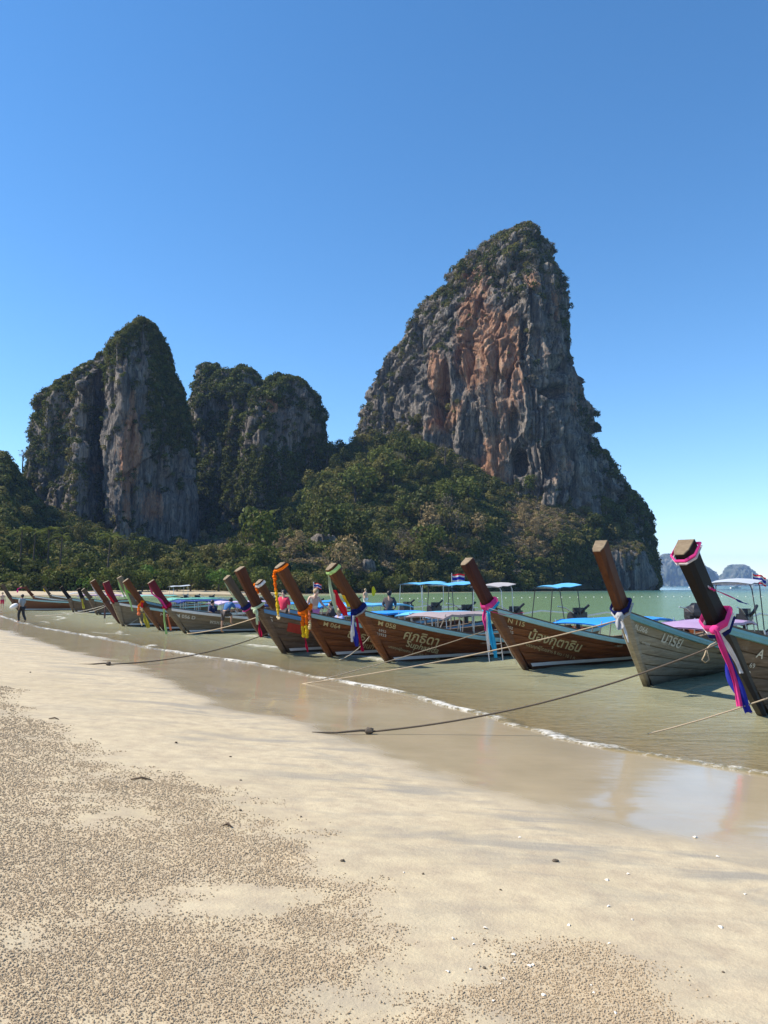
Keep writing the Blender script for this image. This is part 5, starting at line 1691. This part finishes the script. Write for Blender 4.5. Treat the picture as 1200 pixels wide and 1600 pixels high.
# floats of the swimming line
m = MB(); m.ball((0, 0, 0), (0.11, 0.10, 0.09), 10, 7)
fl = m.build('swim_line_float', WHITEP, linked=False, smooth=True)
k = 0
u = 628.0
while u < 1205:
    v = 934.0 + 2.0 * math.sin(u * 0.004) + (0.4 if k % 2 else 0)
    g = ground(u, v, 0.03)
    o = fl if k == 0 else fl.copy()
    link(o); o.location = g
    tag(o, 'white float of the swimming line strung across the bay', 'float', 'floats of the swimming line')
    u += 12.5; k += 1

# boats far out
def far_boat(label, u, v, Lm, name='speedboat', dark=False):
    g = ground(u, v, 0)
    root = empty(name, g, 0.15)
    rings = []
    for x, wd, z0, z1 in ((-0.5, 0.30, 0.0, 0.16), (-0.2, 0.34, -0.02, 0.16), (0.2, 0.30, -0.02, 0.19), (0.42, 0.14, 0.03, 0.22), (0.5, 0.02, 0.12, 0.24)):
        rings.append([(x * Lm, -wd * Lm * .4, z1 * Lm * .6), (x * Lm, -wd * Lm * .25, z0 * Lm * .6), (x * Lm, wd * Lm * .25, z0 * Lm * .6), (x * Lm, wd * Lm * .4, z1 * Lm * .6)])
    MB().loft(rings).build('hull', WHITEP if not dark else WOOD['brown'], root)
    MB().box((-0.05 * Lm, 0, 0.24 * Lm * .8), (0.45 * Lm, 0.2 * Lm, 0.02 * Lm)).box((0.06 * Lm, 0, 0.15 * Lm), (0.2 * Lm, 0.17 * Lm, 0.10 * Lm), None, 0.8).build('cabin', TARP['white'], root)
    tag(root, label, 'boat')
far_boat('white speedboat far out by the foot of the headland', 1048, 918.6, 12)
far_boat('white speedboat far out seen past the shade-dark prow', 1086, 919, 11)
far_boat('small white speedboat far out near the far right island', 1150, 919.5, 9)

# ================================================================== PEOPLE
SKIN = plain('skin_tone', (0.36, 0.21, 0.14), 0.6, 0.08, 5)
SKIN2 = plain('pale_skin_tone', (0.55, 0.36, 0.27), 0.6, 0.08, 5)
HAIR = plain('dark_hair', (0.015, 0.012, 0.01), 0.5, 0.3, 20)
HAIRL = plain('fair_hair', (0.35, 0.25, 0.14), 0.6, 0.3, 20)
def skinned(name, verts, edges, radii, mat, parent=None, sub=1):
    me = bpy.data.meshes.new(name)
    me.from_pydata(verts, edges, [])
    me.materials.append(mat)
    o = bpy.data.objects.new(name, me)
    link(o, parent)
    md = o.modifiers.new('Skin', 'SKIN')
    md.use_smooth_shade = True
    lay = me.skin_vertices[0].data if me.skin_vertices else None
    if lay:
        for i, r_ in enumerate(radii):
            lay[i].radius = r_ if isinstance(r_, tuple) else (r_, r_)
        lay[0].use_root = True
    sb = o.modifiers.new('Subdivision', 'SUBSURF'); sb.levels = sub; sb.render_levels = sub
    return o
BASE = dict(pel=(0, 0, .92), waist=(0, 0, 1.06), chest=(0, 0.01, 1.26), neck=(0, 0, 1.46), head=(0, -0.015, 1.58), crown=(0, -0.01, 1.66), nose=(0, -0.115, 1.57),
            shl=(.17, 0, 1.40), ell=(.24, 0.02, 1.14), wrl=(.26, -.06, .90), hal=(.26, -.09, .82), fil=(.255, -.11, .74), thl=(.235, -.14, .82),
            shr=(-.17, 0, 1.40), elr=(-.24, 0.02, 1.14), wrr=(-.26, -.06, .90), har=(-.26, -.09, .82), fir=(-.255, -.11, .74), thr=(-.235, -.14, .82),
            hil=(.09, 0, .88), knl=(.10, -.02, .50), anl=(.10, .02, .09), tol=(.11, -.14, .04), hir=(-.09, 0, .88), knr=(-.10, -.02, .50), anr=(-.10, .02, .09), tor=(-.11, -.14, .04))
RADB = dict(pel=.12, waist=.115, chest=.14, neck=.055, head=.095, crown=.07, nose=.018, shl=.065, ell=.042, wrl=.03, hal=.036, fil=.014, thl=.012, hil=.085, knl=.058, anl=.038, tol=.033)
for k_ in list(RADB):
    if k_.endswith('l') and k_ != 'pel': RADB[k_[:-1] + 'r'] = RADB[k_]
EDG = [('pel', 'waist'), ('waist', 'chest'), ('chest', 'neck'), ('neck', 'head'), ('head', 'crown'), ('head', 'nose')]
for s_ in 'lr':
    EDG += [('chest', 'sh' + s_), ('sh' + s_, 'el' + s_), ('el' + s_, 'wr' + s_), ('wr' + s_, 'ha' + s_), ('ha' + s_, 'fi' + s_), ('ha' + s_, 'th' + s_), ('pel', 'hi' + s_), ('hi' + s_, 'kn' + s_), ('kn' + s_, 'an' + s_), ('an' + s_, 'to' + s_)]
def person(label, loc, rz, pose, shirt=None, trousers=None, hair=HAIR, skin=SKIN, scale=1.0, short=False, sleeve=True, hat=None):
    J = dict(BASE); J.update(pose)
    ks = list(J)
    ks.remove('pel'); ks = ['pel'] + ks
    idx = {k: i for i, k in enumerate(ks)}
    o = skinned('person', [J[k] for k in ks], [(idx[a], idx[b]) for a, b in EDG], [RADB[k] for k in ks], skin)
    o.location = loc; o.rotation_euler = (0, 0, rz); o.scale = (scale,) * 3
    tag(o, label, 'person')
    def part(nm, keys, grow, mat):
        ed = [(a, b) for a, b in EDG if a in keys and b in keys]
        kk = [k for k in ks if k in keys]
        ii = {k: i for i, k in enumerate(kk)}
        skinned(nm, [J[k] for k in kk], [(ii[a], ii[b]) for a, b in ed], [RADB[k] + grow for k in kk], mat, o)
    if shirt: part('shirt', ['pel', 'waist', 'chest', 'shl', 'shr'] + (['ell', 'elr'] if sleeve else []), 0.022, shirt)
    if trousers: part('shorts' if short else 'trousers', ['pel', 'hil', 'hir', 'knl', 'knr'] + ([] if short else ['anl', 'anr']), 0.026, trousers)
    h = J['head']; c = J['crown']
    m = MB(); m.ball((h[0] + (c[0] - h[0]) * .5, h[1] + 0.03, h[2] + (c[2] - h[2]) * .55), (.098, .105, .105), 10, 7)
    m.build('hair' if not hat else 'hat', hat or hair, o, True)
    return o
CLO = {k: plain('fabric_' + k, v, 0.85, 0.2, 6) for k, v in dict(grey=(0.28, 0.30, 0.31), black=(0.025, 0.025, 0.03), blue=(0.03, 0.11, 0.28), navy=(0.02, 0.03, 0.09), pink=(0.70, 0.22, 0.40), cream=(0.70, 0.60, 0.45), red=(0.55, 0.03, 0.08), white=(0.7, 0.7, 0.7), dark=(0.06, 0.05, 0.05),
       violet=(0.25, 0.28, 0.55), yellow=(0.6, 0.5, 0.1)).items()}
WALK = dict(knl=(.10, -.14, .50), anl=(.10, -.08, .10), tol=(.11, -.24, .05), knr=(-.10, .04, .50), anr=(-.10, .26, .14), tor=(-.10, .14, .04), ell=(.25, .10, 1.14), wrl=(.25, .08, .92), hal=(.25, .06, .84), fil=(.25, .04, .77), thl=(.24, .0, .84))
SIT = dict(pel=(0, 0, .46), waist=(0, 0, .60), chest=(0, -.02, .80), neck=(0, -.03, 1.0), head=(0, -.05, 1.12), crown=(0, -.045, 1.20), nose=(0, -.15, 1.11), shl=(.17, -.02, .94), ell=(.25, -.08, .70), wrl=(.18, -.28, .60), hal=(.16, -.35, .58), fil=(.14, -.42, .57), thl=(.12, -.36, .60),
           shr=(-.17, -.02, .94), elr=(-.25, -.08, .70), wrr=(-.18, -.28, .60), har=(-.16, -.35, .58), fir=(-.14, -.42, .57), thr=(-.12, -.36, .60), hil=(.09, -.03, .44), knl=(.12, -.42, .46), anl=(.12, -.44, .08), tol=(.12, -.6, .04), hir=(-.09, -.03, .44), knr=(-.12, -.42, .46), anr=(-.12, -.44, .08), tor=(-.12, -.6, .04))
# the man walking through the shallows with a bundle
g = ground(33, 973, 0.0)
man = person('man in grey shirt and dark trousers walking through the shallows with a pale bundle', g, rad(-115), dict(WALK, elr=(-.24, -.02, 1.14), wrr=(-.2, -.24, 1.02), har=(-.14, -.30, 1.0), fir=(-.06, -.34, 1.0), thr=(-.1, -.26, 1.03)), CLO['grey'], CLO['black'], scale=0.98)
m = MB(); m.ball((0, 0, 0), (.25, .17, .15), 12, 8, 0.06, random.Random(3))
bd = m.build('cloth_bundle', CLO['white'], None, True); bd.location = g + Vector((-0.36, -0.22, 0.98)); bd.rotation_euler = (0.2, -0.5, 0.3)
tag(bd, 'pale bundle under the arm of the walking man', 'bundle')
# man in blue climbing aboard the tan boat
g = ground(349, 991, 0.0); g.z = 0.06
person('man in blue jacket and dark shorts climbing over the side of the tan boat', g, rad(150), dict(pel=(0, -.10, .92), waist=(0, -.18, 1.04), chest=(0, -.30, 1.20), neck=(0, -.42, 1.36), head=(0, -.50, 1.45), crown=(0, -.52, 1.53), nose=(0, -.60, 1.42), shl=(.17, -.36, 1.32), ell=(.24, -.52, 1.12), wrl=(.22, -.68, .98), hal=(.21, -.75, .95), fil=(.2, -.82, .93), thl=(.17, -.76, .97),
       shr=(-.17, -.36, 1.32), elr=(-.24, -.50, 1.10), wrr=(-.22, -.66, .96), har=(-.21, -.74, .93), fir=(-.2, -.81, .91), thr=(-.17, -.75, .95), hil=(.09, -.08, .88), hir=(-.09, -.08, .88), knr=(-.10, -.42, .80), anr=(-.10, -.40, .42), tor=(-.10, -.54, .38)), CLO['blue'], CLO['dark'], short=True)
g = at(331, 957, 37.5)
person('person in dark blue sitting inside the tan boat behind the climber', (g.x, g.y, 0.25), rad(60), SIT, CLO['navy'], CLO['dark'])
# woman in pink on M 064, others near her
g = at(490, 960, 26.5)
person('woman in cream top and pink skirt standing aboard the M 064 boat', (g.x, g.y, 0.42), rad(40), dict(ell=(.26, -.12, 1.16), wrl=(.30, -.32, 1.02), hal=(.31, -.39, 1.0), fil=(.31, -.46, .98), thl=(.27, -.4, 1.02), chest=(0, -.05, 1.25), neck=(0, -.12, 1.44), head=(0, -.16, 1.55), crown=(0, -.15, 1.63), nose=(0, -.26, 1.53)), CLO['cream'], CLO['pink'], HAIRL, SKIN2, short=True, sleeve=False)
g = at(443, 960, 29)
person('person in red top standing aboard behind the garlanded prow', (g.x, g.y, 0.32), rad(-20), {}, CLO['red'], CLO['dark'], skin=SKIN2)
g = at(519, 960, 26.6)
person('person in dark clothes seated aboard beside the woman in pink', (g.x, g.y, 0.42), rad(-60), SIT, CLO['dark'], CLO['dark'], skin=SKIN2)
g = at(531, 965, 25.9)
person('person in violet shirt bending low aboard behind the lime ribbon', (g.x, g.y, 0.20), rad(-50), SIT, CLO['violet'], CLO['dark'], HAIRL, SKIN2)
g = ground(571, 958, 0.0)
person('bare-chested man in white shorts standing far off between the two prows', (g.x * .98, g.y * .98, 0.25), rad(50), {}, None, CLO['white'], HAIRL, SKIN2, short=True)
g = at(608, 950, 29.5)
person('person in dark patterned vest sitting high on a boat behind M 058', (g.x, g.y, 0.75), rad(170), SIT, CLO['dark'], CLO['dark'])
g = ground(3, 952, -0.2)
person('bather in the shallows at the left edge behind the boat prow', g, rad(30), {}, None, CLO['red'], HAIR, SKIN2, short=True)
g = ground(20, 951, -0.35)
person('child in navy wading beside the farthest-out boat', g, rad(-30), {}, CLO['navy'], CLO['navy'], HAIR, SKIN2, short=True, scale=0.72)
# a paddle-board figure with yellow board and blue cloth on the boat behind M 058
def panel(name, label, pts, Y, mat, cat):
    m = MB()
    f_ = [at(u, v, Y) for u, v in pts]; b2 = [p + Vector((0.01, 0.05, 0)) for p in f_]
    n = len(f_)
    m.add(f_ + b2, [tuple(range(n)), tuple(reversed(range(n, 2 * n)))] + [(i, n + i, n + (i + 1) % n, (i + 1) % n) for i in range(n)])
    o = m.build(name, mat); tag(o, label, cat); return o
panel('board', 'upright yellow board on a boat behind the M 058 prow', [(581, 929), (581, 920), (583, 916), (585, 918), (587, 924), (585, 930), (583, 932)], 36, C['yellow'], 'board')
# ================================================================== BEACH DETAIL
r = np.random.default_rng(12)
N = 620000
rad_ = 2.3 * np.exp(r.random(N) ** 0.85 * math.log(19 / 2.3))
an_ = r.uniform(-0.62, 0.62, N)
px, py = rad_ * np.sin(an_), rad_ * np.cos(an_)
dn = pellet_density(px, py)
keep = r.random(N) < dn
px, py, rad2 = px[keep], py[keep], rad_[keep]
pz, _s = sand_z(px, py)
m = MB(); m.ball((0, 0, 0), (1, 0.9, 0.8), 6, 4, 0.15, random.Random(2))
PEL = plain('damp_sand_pellet', (0.40, 0.31, 0.20), 0.95, 0.25, 2.0)
pel = m.build('pellet', PEL, linked=False)
sc_ = (0.0021 + 0.00036 * rad2) * (0.5 + 1.3 * r.random(len(px)) ** 2)
scatter('crab_sand_pellets', np.stack([px, py, pz + 0.35 * sc_], 1), sc_, [pel], 'rolled sand pellets left by crabs over the dry beach', 77, None, 1.5)

SHELL = plain('shell_white', (0.72, 0.66, 0.56), 0.6, 0.2, 12)
PEB = plain('dark_pebble', (0.10, 0.075, 0.05), 0.8, 0.4, 25)
DRIFT = plain('driftwood', (0.10, 0.07, 0.045), 0.85, 0.4, 20)
def shell_mesh(seed):
    q = random.Random(seed)
    rows = []
    for i in range(6):
        a = i / 5
        rows.append([(math.sin(t_) * (0.3 + a) * 0.5 * (1 + 0.08 * (k % 2)), a - 0.5, 0.35 * math.sin(math.pi * min(1, a * .9 + .1)) * math.cos(t_) + q.uniform(-.03, .03)) for k, t_ in enumerate(np.linspace(-1.3, 1.3, 9))])
    low = [[(x * .96, y, z - 0.06) for x, y, z in r_][::-1] for r_ in rows]
    return MB().sheet(rows).sheet(low).build('shell', SHELL, linked=False, smooth=True).data
SH = [shell_mesh(k) for k in range(3)]
def peb_mesh(seed, mat):
    return MB().ball((0, 0, 0), (0.6, 0.45, 0.32), 9, 7, 0.22, random.Random(seed)).build('pebble', mat, linked=False, smooth=True).data
PB = [peb_mesh(k, PEB) for k in range(3)]
rs = random.Random(21)
shells = [(812, 1309), (981, 1366), (949, 1376), (951, 1417), (988, 1438), (1127, 1450), (889, 1446), (1164, 1398), (1121, 1339), (740, 1476), (708, 1468), (802, 1492), (804, 1504), (828, 1510), (833, 1508), (782, 1538), (787, 1530), (735, 1515), (859, 1570), (928, 1552), (924, 1540), (962, 1584), (770, 1565), (850, 1556),
          (758, 1451), (700, 1519), (952, 1475), (631, 1364), (1086, 1309)]
for k, (u, v) in enumerate(shells):
    g = sand_at(u, v)
    o = bpy.data.objects.new('shell', SH[k % 3]); link(o)
    s_ = rs.uniform(3.5, 7) / F * g.y
    o.location = g + Vector((0, 0, s_ * 0.12)); o.scale = (s_,) * 3; o.rotation_euler = (rs.uniform(-.4, .4), rs.uniform(-.4, .4), rs.uniform(0, 6.28))
    tag(o, 'small white shell lying on the damp sand', 'shell', 'shells scattered on the sand')
pebs = [(868, 1347, 10), (290, 1188, 8), (275, 1161, 6), (525, 1352, 12), (535, 1346, 8), (1090, 1487, 5), (661, 1366, 5), (660, 1376, 6), (782, 1391, 5), (706, 1362, 5), (757, 1513, 7), (790, 1509, 6), (757, 1470, 6), (418, 1340, 7), (385, 1334, 5), (287, 1325, 5), (1130, 1520, 5), (245, 1127, 4), (360, 1183, 4), (189, 1162, 4), (142, 1155, 4),
        (212, 1174, 4), (47, 1051, 4), (225, 1128, 4), (376, 1220, 4), (443, 1230, 4), (470, 1277, 5), (536, 1273, 5), (376, 1267, 6), (60, 1101, 4)]
for k, (u, v, w_) in enumerate(pebs[::2]):
    g = sand_at(u, v)
    o = bpy.data.objects.new('pebble', PB[k % 3]); link(o)
    s_ = 0.8 * w_ / F * g.y
    o.location = g + Vector((0, 0, s_ * 0.15)); o.scale = (s_,) * 3; o.rotation_euler = (0, 0, rs.uniform(0, 6.28))
    tag(o, 'small dark pebble or wood crumb on the beach', 'pebble', 'dark crumbs scattered on the sand')
for (u0, v0, u1, v1, lab) in ((204, 1219, 237, 1220, 'thin dark stick lying on the sand below the pellet field edge'), (348, 1292, 362, 1294, 'short dark stick lying in the pellet field'), (76, 1124, 92, 1125, 'short stick lying near the upper sand patch'),
                              (266, 1020, 271, 1024, 'curved twig standing at the edge of the wet sand')):
    a, b = sand_at(u0, v0), sand_at(u1, v1)
    a.z += 0.008; b.z += 0.008
    c = (a + b) / 2 + Vector((0, 0.03, 0.012))
    o = MB().tube([a, c, b], [0.006, 0.011, 0.005], 6).build('driftwood_stick', DRIFT, None, True)
    tag(o, lab, 'stick')
